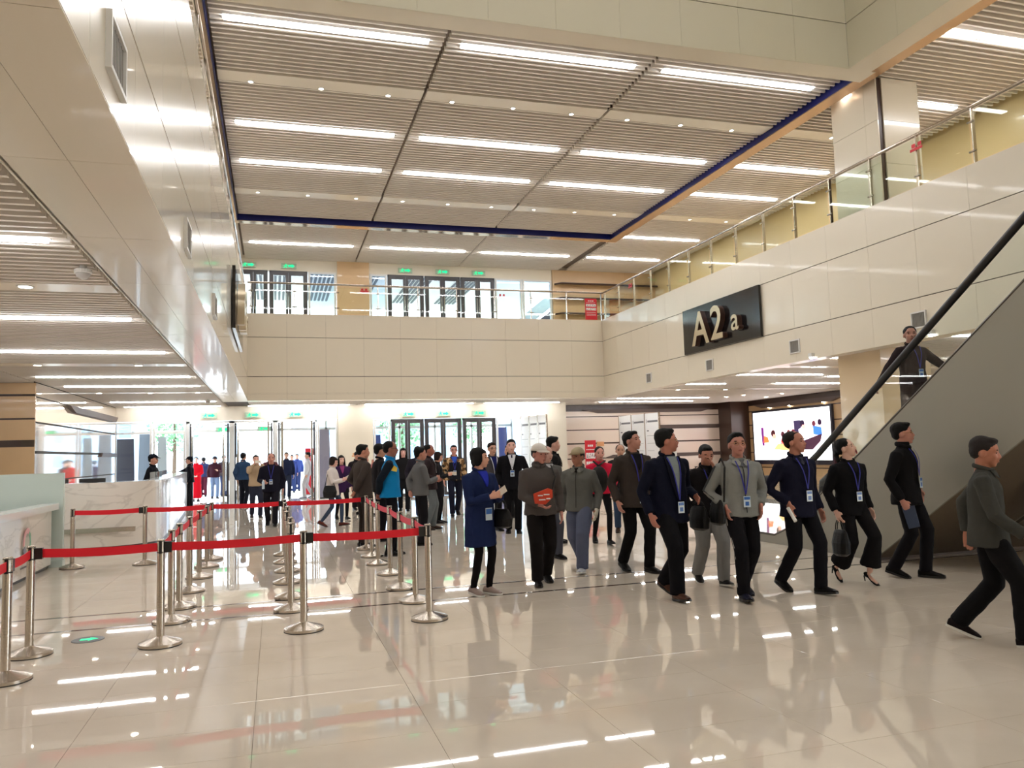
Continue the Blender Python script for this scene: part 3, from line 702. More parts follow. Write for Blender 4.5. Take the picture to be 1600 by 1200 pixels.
# ================================================================== RECEPTION COUNTER AND BOOTH
def arcpts(c, r, a0, a1, n): return [(c[0] + r * math.cos(a0 + (a1 - a0) * i / n), c[1] + r * math.sin(a0 + (a1 - a0) * i / n)) for i in range(n + 1)]
ce = empty('reception_counter', (-3.5, 18, 0), label='long white marble reception counter curving towards the entrance doors', cat='counter')
outer = [(-7.5, 15.36), (-2.95, 15.36)] + arcpts((-2.95, 16.26), 0.90, -PI / 2, 0, 8)[1:] + [(-2.12, 18.5), (-2.3, 21.5), (-2.62, 26.6)]
inner = [(-2.90, 26.6), (-2.56, 21.5), (-2.38, 18.5), (-2.37, 16.4), (-3.0, 15.75), (-7.5, 15.75)]
off = (-3.5, -18)
loc = lambda p, z: (p[0] + 3.5, p[1] - 18, z)
cf = MB().prism([loc(p, 0.08) for p in outer + inner], (0, 0, 1.08), MARBLE).build('marble_front', ce)
smooth_by_angle(cf.data, 0.5)
MB().prism([loc(p, 0.0) for p in [(a[0] - (0.04 if i > 9 else 0.0), a[1] + 0.04) for i, a in enumerate(outer)] + inner], (0, 0, 0.08), DARKM).build('plinth', ce)
MB().prism([loc(p, 1.16) for p in outer + inner], (0, 0, 0.03), MARBLE).build('counter_top', ce)
MB().box(-4.0, 1.15, -2.70, -2.64, 0.33, 0.41, STEEL).build('bumper_rail', ce)
mb_ = MB()
for i in range(9, len(outer) - 2):
    (ax, ay), (bx, by) = outer[i], outer[i + 1]
    mb_.add([loc((ax - 0.2, ay), 1.19), loc((bx - 0.2, by), 1.19), loc((bx - 0.2, by), 1.33), loc((ax - 0.2, ay), 1.33)], [(0, 1, 2, 3)], GLASSB)
mb_.build('glass_screen', ce)
for x, w, lab in ((-3.62, 0.30, 'black monitor on the marble counter next to the frosted booth'), (-3.09, 0.42, 'wide black monitor on the marble counter under the polished wall')):
    e = empty('monitor', (x, 15.58, 1.19), label=lab, cat='monitor')
    MB().box(-w / 2, w / 2, 0.0, 0.03, -0.015 + 0.02, 0.075, BLACKP).build('screen', e); MB().box(-0.08, 0.08, -0.02, 0.10, 0, 0.012, BLACKP).build('stand', e)
be = empty('information_booth', (-3.6, 12, 0), label='marble fronted booth desk with frosted pale green back screen', cat='booth')
q = lambda x, y, z: (x + 3.6, y - 12, z)
MB().prism([q(-3.13, 7.5, 0.06), q(-3.18, 13.32, 0.06), q(-4.3, 13.32, 0.06), q(-4.3, 7.5, 0.06)], (0, 0, 0.80), MARBLE).build('marble_front', be)
MB().prism([q(-3.06, 7.5, 0.86), q(-3.10, 13.38, 0.86), q(-3.34, 13.38, 0.86), q(-3.34, 7.5, 0.86)], (0, 0, 0.09), mat('white_slab', srgb(226, 228, 222), 0.25, coat=0.3)).build('desk_ledge', be)
MB().box(-0.75, 0.24, -4.5, 1.38, 0.70, 0.74, mat('grey_top', srgb(140, 148, 146), 0.4)).build('work_top', be)
MB().box(-0.6, 0.38, -4.5, 1.30, 0.0, 0.06, DARKM).build('plinth', be)
MB().box(-3.0, 0.54, 1.46, 1.54, 0.0, 1.40, MILK).build('frosted_screen', be)
MB().box(0.37, 0.55, 1.42, 1.58, 0.0, 0.10, MILK).build('base_block', be)
def ring_seg(a0, a1, r0, r1, m, name):
    n = 10; pts = []
    for i in range(n + 1):
        a = a0 + (a1 - a0) * i / n; pts.append((0.452, math.cos(a) * r0 * 0.9, 0.50 + math.sin(a) * r0))
    for i in range(n, -1, -1):
        a = a0 + (a1 - a0) * i / n; pts.append((0.452, math.cos(a) * r1 * 0.9, 0.50 + math.sin(a) * r1))
    MB().prism(pts, (0.006, 0, 0), m).build(name, be)
ring_seg(0.35 * PI, 1.05 * PI, 0.13, 0.20, mat('logo_pink', srgb(226, 168, 170), 0.5), 'emblem')
ring_seg(-0.35 * PI, 0.28 * PI, 0.13, 0.18, mat('logo_green', srgb(120, 180, 150), 0.5), 'emblem')
ring_seg(1.1 * PI, 1.5 * PI, 0.10, 0.20, mat('logo_grey', srgb(130, 128, 140), 0.5), 'emblem')
lg = MB()
for k in range(9): lg.box(0.458, 0.462, -0.30 + k * 0.05, -0.27 + k * 0.05, 0.19, 0.215, GREYP)
lg.build('small_print', be, kind='stuff')

# floor marker
e = empty('floor_marker', (-1.56, 7.79, 0), label='black oval floor marker with glowing green arrow beside the belt posts', cat='marker')
MB().lathe([(0.13, 0.0), (0.13, 0.004), (0.12, 0.005)], BLACKP, n=24).build('disc', e)
MB().prism([(-0.06, -0.03, 0.0052), (0.01, -0.03, 0.0052), (0.01, -0.06, 0.0052), (0.08, 0.0, 0.0052), (0.01, 0.06, 0.0052), (0.01, 0.03, 0.0052), (-0.06, 0.03, 0.0052)], (0, 0, 0.002), GREEN).build('arrow', e)

# ================================================================== BELT POSTS
post_parts = [
    ('base_plate', MB().lathe([(0.165, 0.0), (0.17, 0.006), (0.17, 0.028), (0.155, 0.036), (0.045, 0.07), (0.034, 0.078)], STEEL, n=32)),
    ('rubber_ring', MB().lathe([(0.172, 0.0), (0.172, 0.007), (0.166, 0.007)], BLACKP, n=32)),
    ('tube', MB().lathe([(0.032, 0.075), (0.032, 0.865), (0.029, 0.872), (0.0, 0.874)], STEEL, n=20)),
    ('belt_head', MB().lathe([(0.0335, 0.76), (0.0335, 0.768)], BLACKP, n=20).lathe([(0.0335, 0.855), (0.0335, 0.861)], BLACKP, n=20).box(-0.012, 0.012, -0.036, 0.036, 0.755, 0.86, BLACKP)),
]
pm = []
for nme, b in post_parts:
    me = b.mesh(nme); smooth_by_angle(me, 0.6); pm.append((nme, me))
cass = MB().box(0.030, 0.085, -0.022, 0.022, 0.762, 0.852, BLACKP).mesh('belt_cassette')
posts = {}
def post(x, y, label, cdir=None):
    e = empty('belt_post', (x, y, 0), label=label, cat='post', group='steel belt barrier posts')
    for n_, me in pm: link(n_, me, e)
    if cdir is not None:
        c_ = link('belt_cassette', cass, e); c_.rotation_euler = (0, 0, cdir)
    posts[(x, y)] = e
def belt(a, b, label, m=BELT, start=0.085):
    A = Vector((a[0], a[1], 0)); B = Vector((b[0], b[1], 0)); d = (B - A).normalized(); nrm = Vector((-d.y, d.x, 0)) * 0.0015
    L = (B - A).length; n = 8; vs = []; fs = []
    for i in range(n + 1):
        u = start + (L - start - 0.03) * i / n; sag = -0.012 * math.sin(PI * i / n)
        p = d * u
        for s in (1, -1):
            vs += [p + nrm * s + Vector((0, 0, 0.773 + sag)), p + nrm * s + Vector((0, 0, 0.842 + sag))]
    for i in range(n):
        k = i * 4
        fs += [(k, k + 4, k + 5, k + 1), (k + 2, k + 3, k + 7, k + 6), (k + 1, k + 5, k + 7, k + 3), (k, k + 2, k + 6, k + 4)]
    fs += [(0, 1, 3, 2), (n * 4, n * 4 + 2, n * 4 + 3, n * 4 + 1)]
    o = MB().add(vs, fs, m).build('barrier_belt', None, (a[0], a[1], 0), label=label, cat='belt', group='red barrier belts')
FR = [(-1.90, 7.36), (-0.92, 7.30), (0.24, 7.37), (1.36, 7.35)]
post(-1.84, 6.56, 'belt post closest to the camera, partly cut by the frame edge', PI / 2)
for i, (x, y) in enumerate(FR): post(x, y, 'belt post in the front row of the queue lane, %s from the booth' % ordn[i], 0 if i < 3 else PI)
CA = [(-0.95, 8.28), (-0.96, 9.04), (-0.96, 10.07), (-0.95, 11.19), (-0.94, 12.28)]
CB = [(0.15, 8.36), (0.16, 9.12), (0.14, 10.2), (0.16, 11.2), (0.14, 12.15)]
CC = [(1.39, 8.28), (1.37, 9.14), (1.41, 10.30), (1.38, 11.3), (1.40, 12.2)]
for k, (C_, nm) in enumerate(((CA, 'column of the lane nearer the booth'), (CB, 'middle column of the lane'), (CC, 'column of the lane nearer the crowd'))):
    for i, (x, y) in enumerate(C_): post(x, y, 'belt post in the %s, %s behind the front row' % (nm, ordn[i]), PI / 2 if k != 1 else None)
BR = [(-2.86, 13.15), (-1.87, 13.07), (-0.94, 13.15), (0.14, 13.1), (1.43, 13.2)]
for i, (x, y) in enumerate(BR): post(x, y, 'belt post in the back row before the marble counter, %s from the booth' % ordn[i], PI if i else None)
belt((-1.84, 6.56), (-1.90, 7.36), 'short red belt from the post cut by the frame to the front row')
belt((-1.80, 4.9), (-1.84, 6.56), 'red belt leaving the frame edge at the booth side')
post(-1.80, 4.9, 'belt post standing out of view past the frame edge by the booth')
for i in range(3): belt(FR[i], FR[i + 1], 'red belt of the front row, %s span from the booth' % ordn[i])
for i in range(4): belt(BR[i + 1], BR[i], 'red belt of the back row, %s span from the booth' % ordn[i])
ca = [FR[1]] + CA + [BR[2]]
for i in range(6): belt(ca[i], ca[i + 1], 'red belt running away along the booth side column, %s span' % ordn[i])
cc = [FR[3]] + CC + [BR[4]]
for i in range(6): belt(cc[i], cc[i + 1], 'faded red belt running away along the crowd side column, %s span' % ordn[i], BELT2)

# ================================================================== ESCALATOR
ee = empty('escalator', (8.1, 8.5, 0), label='escalator with grey cladding, glass balustrades and black handrails rising over the hall', cat='escalator')
def yz(x, pts): return [(x - 8.1, y - 8.5, z) for y, z in pts]
side = [(8.48, 0), (11.45, 0), (11.5, 0.13), (10.55, 0.13), (10.2, 0.26), (9.44, 0.78), (1.83, 6.0), (-1.0, 6.0), (-1.0, 5.0), (1.83, 4.39)]
for x in (7.30, 8.88):
    MB().prism(yz(x, side), (0.03, 0, 0), TRUSS).build('side_cladding', ee)
    cap = [(11.5, 0.13), (10.55, 0.13), (10.2, 0.26), (9.44, 0.78), (1.83, 6.0)]
    MB().tube([(x + 0.015 - 8.1, y - 8.5, z) for y, z in cap], 0.022, mat('dark_trim', srgb(78, 72, 64), 0.3, metal=0.6), 6).build('cladding_edge', ee)
    hr = [(11.15, 0.42), (11.33, 0.62), (11.28, 0.86), (11.1, 0.97), (10.5, 0.99), (10.0, 1.09), (9.6, 1.33), (2.2, 6.49), (1.2, 6.95), (-1.0, 6.98)]
    gl_ = [(11.1, 0.14), (11.25, 0.6), (11.2, 0.8), (11.05, 0.90), (10.5, 0.92), (10.0, 1.02), (9.6, 1.26), (2.2, 6.42), (2.2, 5.78), (9.44, 0.80), (10.2, 0.28), (10.55, 0.15)]
    xx = x + 0.12 if x < 8 else x - 0.09
    MB().prism(yz(xx, gl_), (0.01, 0, 0), GLASS).build('glass_balustrade', ee)
    ho = MB().tube([(xx - 8.1, y - 8.5, z) for y, z in hr], 0.040, BLACKP, 10, rb=0.048).build('handrail', ee, smooth=True)
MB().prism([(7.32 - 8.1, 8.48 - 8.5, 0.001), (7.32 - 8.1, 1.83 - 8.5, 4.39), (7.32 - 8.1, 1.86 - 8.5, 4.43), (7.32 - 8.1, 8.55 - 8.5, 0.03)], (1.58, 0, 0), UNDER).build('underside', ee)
stp = MB().box(-0.60, 0.60, 0, 0.42, -0.22, 0, mat('step_metal', srgb(90, 88, 86), 0.35, metal=0.8)).mesh('step')
for k in range(22):
    y = 10.0 - k * 0.31; z = 0.14 + (0.2 + k * 0.31 * 0.686 if k else 0)
    if z > 5.9: break
    link('step', stp, ee, (0.0, y - 8.5 - 0.4, z))
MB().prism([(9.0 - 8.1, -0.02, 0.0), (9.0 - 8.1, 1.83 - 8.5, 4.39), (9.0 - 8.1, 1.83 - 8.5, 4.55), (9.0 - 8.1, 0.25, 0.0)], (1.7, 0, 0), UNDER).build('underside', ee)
MB().box(-0.75, 2.5, -0.06, -0.02, 0.0, 0.05, LEDGE).build('kick_plate', ee)

# ================================================================== SCREEN, BOARDS, POSTERS
es = empty('led_screen', (XW - 0.03, 26.2, 0.75), label='large bright wall screen showing people in an orange and white picture', cat='screen')
MB().box(-0.10, 0.0, -2.48, 2.45, -0.05, 2.12, mat('screen_frame', srgb(34, 34, 52), 0.3)).build('screen_frame', es)
def em(n, c, k): return mat(n, c, 0.5, emit=(c, k))
EW = em('scr_white', (1.0, 0.98, 1.0), 2.2)
MB().box(-0.104, -0.10, -2.38, 2.36, 0.12, 2.05, EW).build('screen_picture', es)
def sp(pts, col, k=1.0, lay=1):
    # u: 0..1 from far edge to near edge, v up
    x = -0.104 - 0.0012 * lay
    P = [(x, 2.36 - 4.74 * u, 0.12 + 1.93 * v) for u, v in pts]
    MB().prism(P, (-0.001, 0, 0), em('scr_%d_%d_%d' % col, srgb(*col), k)).build('picture_patch', es)
def circ(u, v, r, n=10): return [(u + r * 0.41 * math.cos(2 * PI * i / n), v + r * math.sin(2 * PI * i / n)) for i in range(n)]
sp([(0.10, 0.25), (0.90, 0.20), (0.90, 0.70), (0.10, 0.72)], (252, 228, 236), 1.6, 1)
sp([(0.12, 0.30), (0.15, 0.30), (0.145, 0.68), (0.11, 0.68)], (110, 40, 120), 1.0, 2)
sp([(0.13, 0.36), (0.22, 0.36), (0.20, 0.48), (0.14, 0.50)], (250, 120, 60), 1.3, 2)
sp([(0.20, 0.24), (0.42, 0.20), (0.42, 0.32), (0.34, 0.44), (0.28, 0.48), (0.22, 0.42)], (250, 236, 224), 1.6, 3)
sp(circ(0.28, 0.545, 0.075), (70, 24, 34), 0.7, 4); sp([(0.27, 0.44), (0.32, 0.44), (0.32, 0.52), (0.28, 0.53)], (246, 170, 150), 1.2, 5)
sp([(0.28, 0.22), (0.52, 0.18), (0.50, 0.30), (0.34, 0.33)], (250, 190, 120), 1.3, 5)
sp([(0.37, 0.30), (0.52, 0.30), (0.50, 0.46), (0.40, 0.48)], (222, 40, 30), 1.0, 3)
sp(circ(0.41, 0.52, 0.06), (80, 20, 36), 0.7, 4); sp(circ(0.49, 0.545, 0.06), (120, 34, 44), 0.8, 4); sp(circ(0.55, 0.56, 0.055), (110, 30, 50), 0.8, 4)
sp([(0.57, 0.38), (0.66, 0.36), (0.65, 0.78), (0.56, 0.78)], (60, 50, 90), 0.7, 2)
sp([(0.63, 0.38), (0.80, 0.36), (0.80, 0.62), (0.70, 0.68), (0.62, 0.60)], (244, 246, 255), 1.8, 4)
sp(circ(0.67, 0.715, 0.07), (40, 20, 60), 0.6, 5); sp([(0.66, 0.62), (0.70, 0.60), (0.71, 0.68), (0.67, 0.69)], (246, 176, 166), 1.2, 6)
sp([(0.78, 0.50), (0.90, 0.46), (0.90, 0.62), (0.80, 0.66)], (60, 120, 230), 1.2, 3); sp(circ(0.81, 0.70, 0.055), (110, 40, 60), 0.8, 5); sp(circ(0.88, 0.72, 0.06), (50, 24, 60), 0.7, 5)
sp([(0.64, 0.36), (0.90, 0.50), (0.88, 0.36), (0.78, 0.20), (0.66, 0.20)], (74, 40, 64), 0.6, 5)
sp([(0.58, 0.20), (0.66, 0.20), (0.65, 0.36), (0.58, 0.34)], (250, 130, 40), 1.2, 6); sp(circ(0.635, 0.40, 0.05), (70, 80, 140), 0.9, 7)

def boards(x0, y0, x1, y1, h, label):
    L = math.hypot(x1 - x0, y1 - y0); a = math.atan2(y1 - y0, x1 - x0)
    e = empty('directory_boards', ((x0 + x1) / 2, (y0 + y1) / 2, 0), a, label=label, cat='board')
    w = L / 3
    for k in range(3):
        c = -L / 2 + (k + 0.5) * w
        b = MB().box(c - w / 2 + 0.01, c + w / 2 - 0.01, -0.02, 0.02, 0.12, h, mat('board_white', srgb(240, 240, 238), 0.3, coat=0.3)).build('board', e)
        t = MB(); r = random.Random(k)
        t.box(c - w * 0.30, c + w * 0.42, -0.024, -0.02, h * 0.88, h * 0.905, GREYP)
        t.box(c - w * 0.38, c - w * 0.35, -0.024, -0.02, h * 0.87, h * 0.92, GREYP)
        t.box(c - w * 0.36, c - w * 0.22, -0.024, -0.02, h * 0.76, h * 0.775, GREYP)
        for q_ in range(5): t.box(c - w * 0.36, c + w * r.uniform(0.1, 0.4), -0.023, -0.02, h * (0.70 - q_ * 0.1), h * (0.704 - q_ * 0.1), GREYP)
        t.build('printed_text', b, kind='stuff')
    for k in range(4):
        c = -L / 2 + k * w
        MB().box(c - 0.02, c + 0.02, -0.03, 0.03, 0, h + 0.02, STEEL).box(c - 0.03, c + 0.03, -0.2, 0.2, 0, 0.02, STEEL).build('upright', e)
    return e
boards(8.80, 28.1, 9.25, 26.5, 2.78, 'set of three tall white directory boards standing before the last window by the doors')
boards(13.15, 28.9, 13.42, 26.0, 2.78, 'set of three tall white directory boards standing before the striped pale wall')
def red_poster(x, y, z0, w, h, label, stand=True):
    e = empty('red_banner', (x, y, z0), label=label, cat='banner')
    MB().box(-w / 2, w / 2, -0.012, 0.0, 0.02 if stand else 0, h, REDP).build('banner_sheet', e)
    t = MB()
    for k in range(3): t.box(-w * 0.24 + k * w * 0.17, -w * 0.12 + k * w * 0.17, -0.016, -0.012, h * 0.87, h * 0.91, WHITEP)
    for (z, n) in ((0.80, 9), (0.34, 10), (0.25, 12), (0.20, 11)):
        for k in range(n): t.box(-w * 0.4 + k * w * 0.8 / n, -w * 0.4 + (k + 0.7) * w * 0.8 / n, -0.016, -0.012, h * z, h * (z + 0.015), WHITEP)
    r = random.Random(4)
    for z in (0.44, 0.62):
        for k in range(4):
            x0 = -w * 0.42 + k * w * 0.215
            t.box(x0, x0 + w * 0.19, -0.016, -0.012, h * z, h * (z + 0.12), WHITEP)
            for _ in range(3):
                u = r.uniform(0.02, 0.12) * w; v = r.uniform(0.01, 0.08) * h
                t.box(x0 + u, x0 + u + w * 0.05, -0.018, -0.016, h * z + v, h * z + v + h * 0.03, GREYP)
    t.build('printed_text', e, kind='stuff')
    if stand: MB().box(-w / 2, w / 2, -0.08, 0.08, 0, 0.02, STEEL).tube([(0, 0.03, 0.02), (0, 0.03, h)], 0.012, STEEL).build('stand', e)
red_poster(11.75, 28.6, 0, 0.46, 1.86, 'red printed roll-up banner standing before the striped pale wall')
red_poster(10.56, YB - 0.03, 6.0, 0.44, 0.74, 'red printed notice hanging on the glass railing at the gallery corner', False)
e = empty('red_banner', (1.42, 33.6, 0), label='plain red banner stand outside behind the man in the pale grey outfit', cat='banner')
MB().box(-0.22, 0.22, -0.02, 0.02, 0.03, 1.9, REDP).build('banner_sheet', e); MB().box(-0.25, 0.25, -0.2, 0.2, -0.004, 0.03, STEEL).build('base', e)
e = empty('info_totem', (12.95, 24.2, 0), label='slim white and steel totem standing behind the man in glasses and navy blazer', cat='totem')
MB().box(-0.12, 0.12, -0.06, 0.06, 0.03, 1.88, WHITEF).build('totem_body', e); MB().box(-0.16, -0.12, -0.06, 0.06, 0.03, 1.88, STEEL).build('totem_edge', e); MB().box(-0.2, 0.2, -0.2, 0.2, 0, 0.03, STEEL).build('base', e)
e = empty('tissue_box', (15.7, 29.8, 0), label='small orange plaque on the striped pale wall beside the red banner', cat='sign'); e.location = (12.75, 29.96, 1.72)
MB().box(-0.16, 0.16, -0.02, 0.0, -0.09, 0.09, mat('orange_plaque', srgb(222, 160, 110), 0.4)).build('plaque', e); e.name = 'wall_plaque'
for i, (x, y, z, ax, lab) in enumerate([(3.12, YD - 0.13, 7.45, 'x', 'small red warning sticker on the upper cream pier'), (8.32, YD - 0.04, 7.42, 'x', 'small red warning sticker on the upper window before the stair'), (2.75, YD - 0.13, 1.55, 'x', 'small orange notice on the cream pier between the doors')]):
    e = empty('wall_sticker', (x, y, z), label=lab, cat='sticker')
    m_ = REDP if i < 2 else mat('orange_plaque', srgb(222, 160, 110), 0.4)
    MB().box(-0.15, 0.15, -0.006, 0, -0.05, 0.0, m_).build('sticker_base', e)
    t = MB()
    for k in range(2): t.box(-0.12 + k * 0.14, -0.04 + k * 0.14, -0.008, 0, 0.01, 0.08, m_)
    t.build('sticker_print', e)
for y, lab in ((11.0, 'red warning sticker on the glass railing in front of the tall column'), (22.9, 'red warning sticker on the far glass railing panel')):
    e = empty('wall_sticker', (XR + 0.045, y, 6.72), label=lab, cat='sticker')
    MB().box(-0.006, 0, -0.14, 0.14, -0.05, 0.0, REDP).build('sticker_base', e)
    t = MB()
    for k in range(2): t.box(-0.006, 0, -0.12 + k * 0.14, -0.04 + k * 0.14, 0.01, 0.08, REDP)
    t.build('sticker_print', e)

# ================================================================== PEOPLE
SKIN = {}
def skin(t=(196, 148, 118)):
    return mat('skin_%d_%d_%d' % t, srgb(min(255, t[0] + 8), min(255, int(t[1] * 1.06)), min(255, int(t[2] * 1.12))), 0.5, spec=0.4)
def cloth(c, bump=(55, 0.12), rough=0.8):
    return mat('cloth_%d_%d_%d' % c, srgb(*c), rough, spec=0.12, bump=bump)
HAIRB = mat('hair_black', srgb(12, 10, 10), 0.6, spec=0.2, bump=(180, 0.5))
HAIRBR = mat('hair_brown', srgb(32, 20, 17), 0.6, spec=0.2, bump=(180, 0.5))
HAIRG = mat('hair_grey', srgb(40, 34, 33), 0.6, spec=0.2, bump=(180, 0.5))
EYEM = mat('eye_dark', srgb(24, 16, 14), 0.2)
LIPM = mat('lip', srgb(150, 78, 70), 0.45)
LANY = mat('lanyard_blue', srgb(36, 38, 140), 0.6)
LANW = mat('lanyard_white', srgb(220, 222, 230), 0.6)
BADGE = mat('badge_card', srgb(206, 222, 236), 0.25, coat=0.6)
BADGEB = mat('badge_blue', srgb(60, 110, 190), 0.3, coat=0.5)
LEATHER = mat('black_leather', srgb(12, 11, 11), 0.42, spec=0.3, bump=(120, 0.2))
WHITES = mat('white_sole', srgb(220, 218, 212), 0.5)
GLM = mat('glasses_metal', srgb(190, 160, 120), 0.25, metal=0.9)
ANAMES = {}
_tmpcol = COL
CLT = bpy.data.textures.new('folds', 'CLOUDS'); CLT.noise_scale = 0.11; CLT.noise_depth = 2
CLT2 = bpy.data.textures.new('strands', 'CLOUDS'); CLT2.noise_scale = 0.035; CLT2.noise_depth = 2
def fuse(mb, name, voxel, m, smooth=3, disp=0.0, tex=None, sc=1.0):
    me = bpy.data.meshes.new(name); me.from_pydata(mb.v, [], mb.f); me.update()
    o = bpy.data.objects.new('tmp', me); COL.objects.link(o)
    r = o.modifiers.new('r', 'REMESH'); r.mode = 'VOXEL'; r.voxel_size = voxel
    if smooth:
        sm_ = o.modifiers.new('s', 'SMOOTH'); sm_.factor = 0.5; sm_.iterations = smooth
    if disp:
        d = o.modifiers.new('d', 'DISPLACE'); d.texture = tex or CLT; d.strength = disp; d.mid_level = 0.5; d.texture_coords = 'LOCAL'
    dg = bpy.context.evaluated_depsgraph_get()
    out = bpy.data.meshes.new_from_object(o.evaluated_get(dg)); bpy.data.objects.remove(o); bpy.data.meshes.remove(me)
    out.name = name; out.materials.clear(); out.materials.append(m)
    out.polygons.foreach_set('use_smooth', [True] * len(out.polygons))
    return out
def ik(a, c, l1, l2, hint):
    """joint between a and c; hint = direction the joint bends to"""
    a = Vector(a); c = Vector(c); d = c - a; L = d.length
    if L > (l1 + l2) * 0.999: c = a + d * ((l1 + l2) * 0.999 / L); d = c - a; L = d.length
    t = d / L; x = (l1 * l1 - l2 * l2 + L * L) / (2 * L); h = math.sqrt(max(0, l1 * l1 - x * x))
    hv = Vector(hint); hv = hv - t * hv.dot(t); hv.normalize()
    return a + t * x + hv * h, c
def loft(mb, secs, m, n=20, p=2.3):
    """secs: (cx, cy, cz, rx, ry) horizontal superelliptic rings"""
    vs = []; fs = []
    for (cx, cy, cz, rx, ry) in secs:
        for k in range(n):
            a = 2 * PI * k / n; c_, s_ = math.cos(a), math.sin(a)
            vs.append((cx + rx * math.copysign(abs(c_) ** (2 / p), c_), cy + ry * math.copysign(abs(s_) ** (2 / p), s_), cz))
    N = len(secs)
    for i in range(N - 1):
        for k in range(n): fs.append((i * n + k, i * n + (k + 1) % n, (i + 1) * n + (k + 1) % n, (i + 1) * n + k))
    fs.append(tuple(range(n))[::-1]); fs.append(tuple((N - 1) * n + k for k in range(n)))
    mb.add(vs, fs, m); return vs, fs

def arm_target(kind, s, torso_x):
    """wrist position and elbow hint; s = +1 for the left side (y>0)"""
    T = {
        'down': ((0.04, 0.252, 0.87), (-1, 0.4, 0)), 'fwd': ((0.26, 0.22, 0.93), (-1, 0.3, 0)), 'aft': ((-0.17, 0.28, 0.90), (-1, 0.4, 0)),
        'pocket': ((0.075, 0.190, 0.965), (-1, 0.75, 0)), 'phone': ((0.27, 0.08, 1.14), (-0.4, 0.6, -1)), 'hold': ((0.20, 0.16, 1.05), (-0.6, 0.6, -1)),
        'back': ((-0.17, 0.06, 0.93), (-0.5, 1, 0)), 'face': ((0.20, 0.02, 1.44), (0.3, 0.5, -1)), 'camera': ((0.24, 0.10, 1.46), (0.2, 0.6, -1)),
        'rail': ((0.22, 0.55, 0.98), (-0.4, 0.6, -1)), 'reach': ((0.50, 0.14, 1.14), (-0.3, 0.4, -1)), 'bent': ((0.12, 0.24, 1.02), (-1, 0.5, -0.4)),
        'belly': ((0.19, 0.05, 0.98), (-0.5, 1, -0.3)), 'strap': ((0.12, 0.14, 1.26), (0.1, 0.8, -1)), 'railback': ((-0.10, 0.52, 0.84), (-0.8, 0.6, -0.6)),
    }
    w, h = T[kind]
    return Vector((w[0], w[1] * s, w[2])), Vector((h[0], h[1] * s, h[2]))

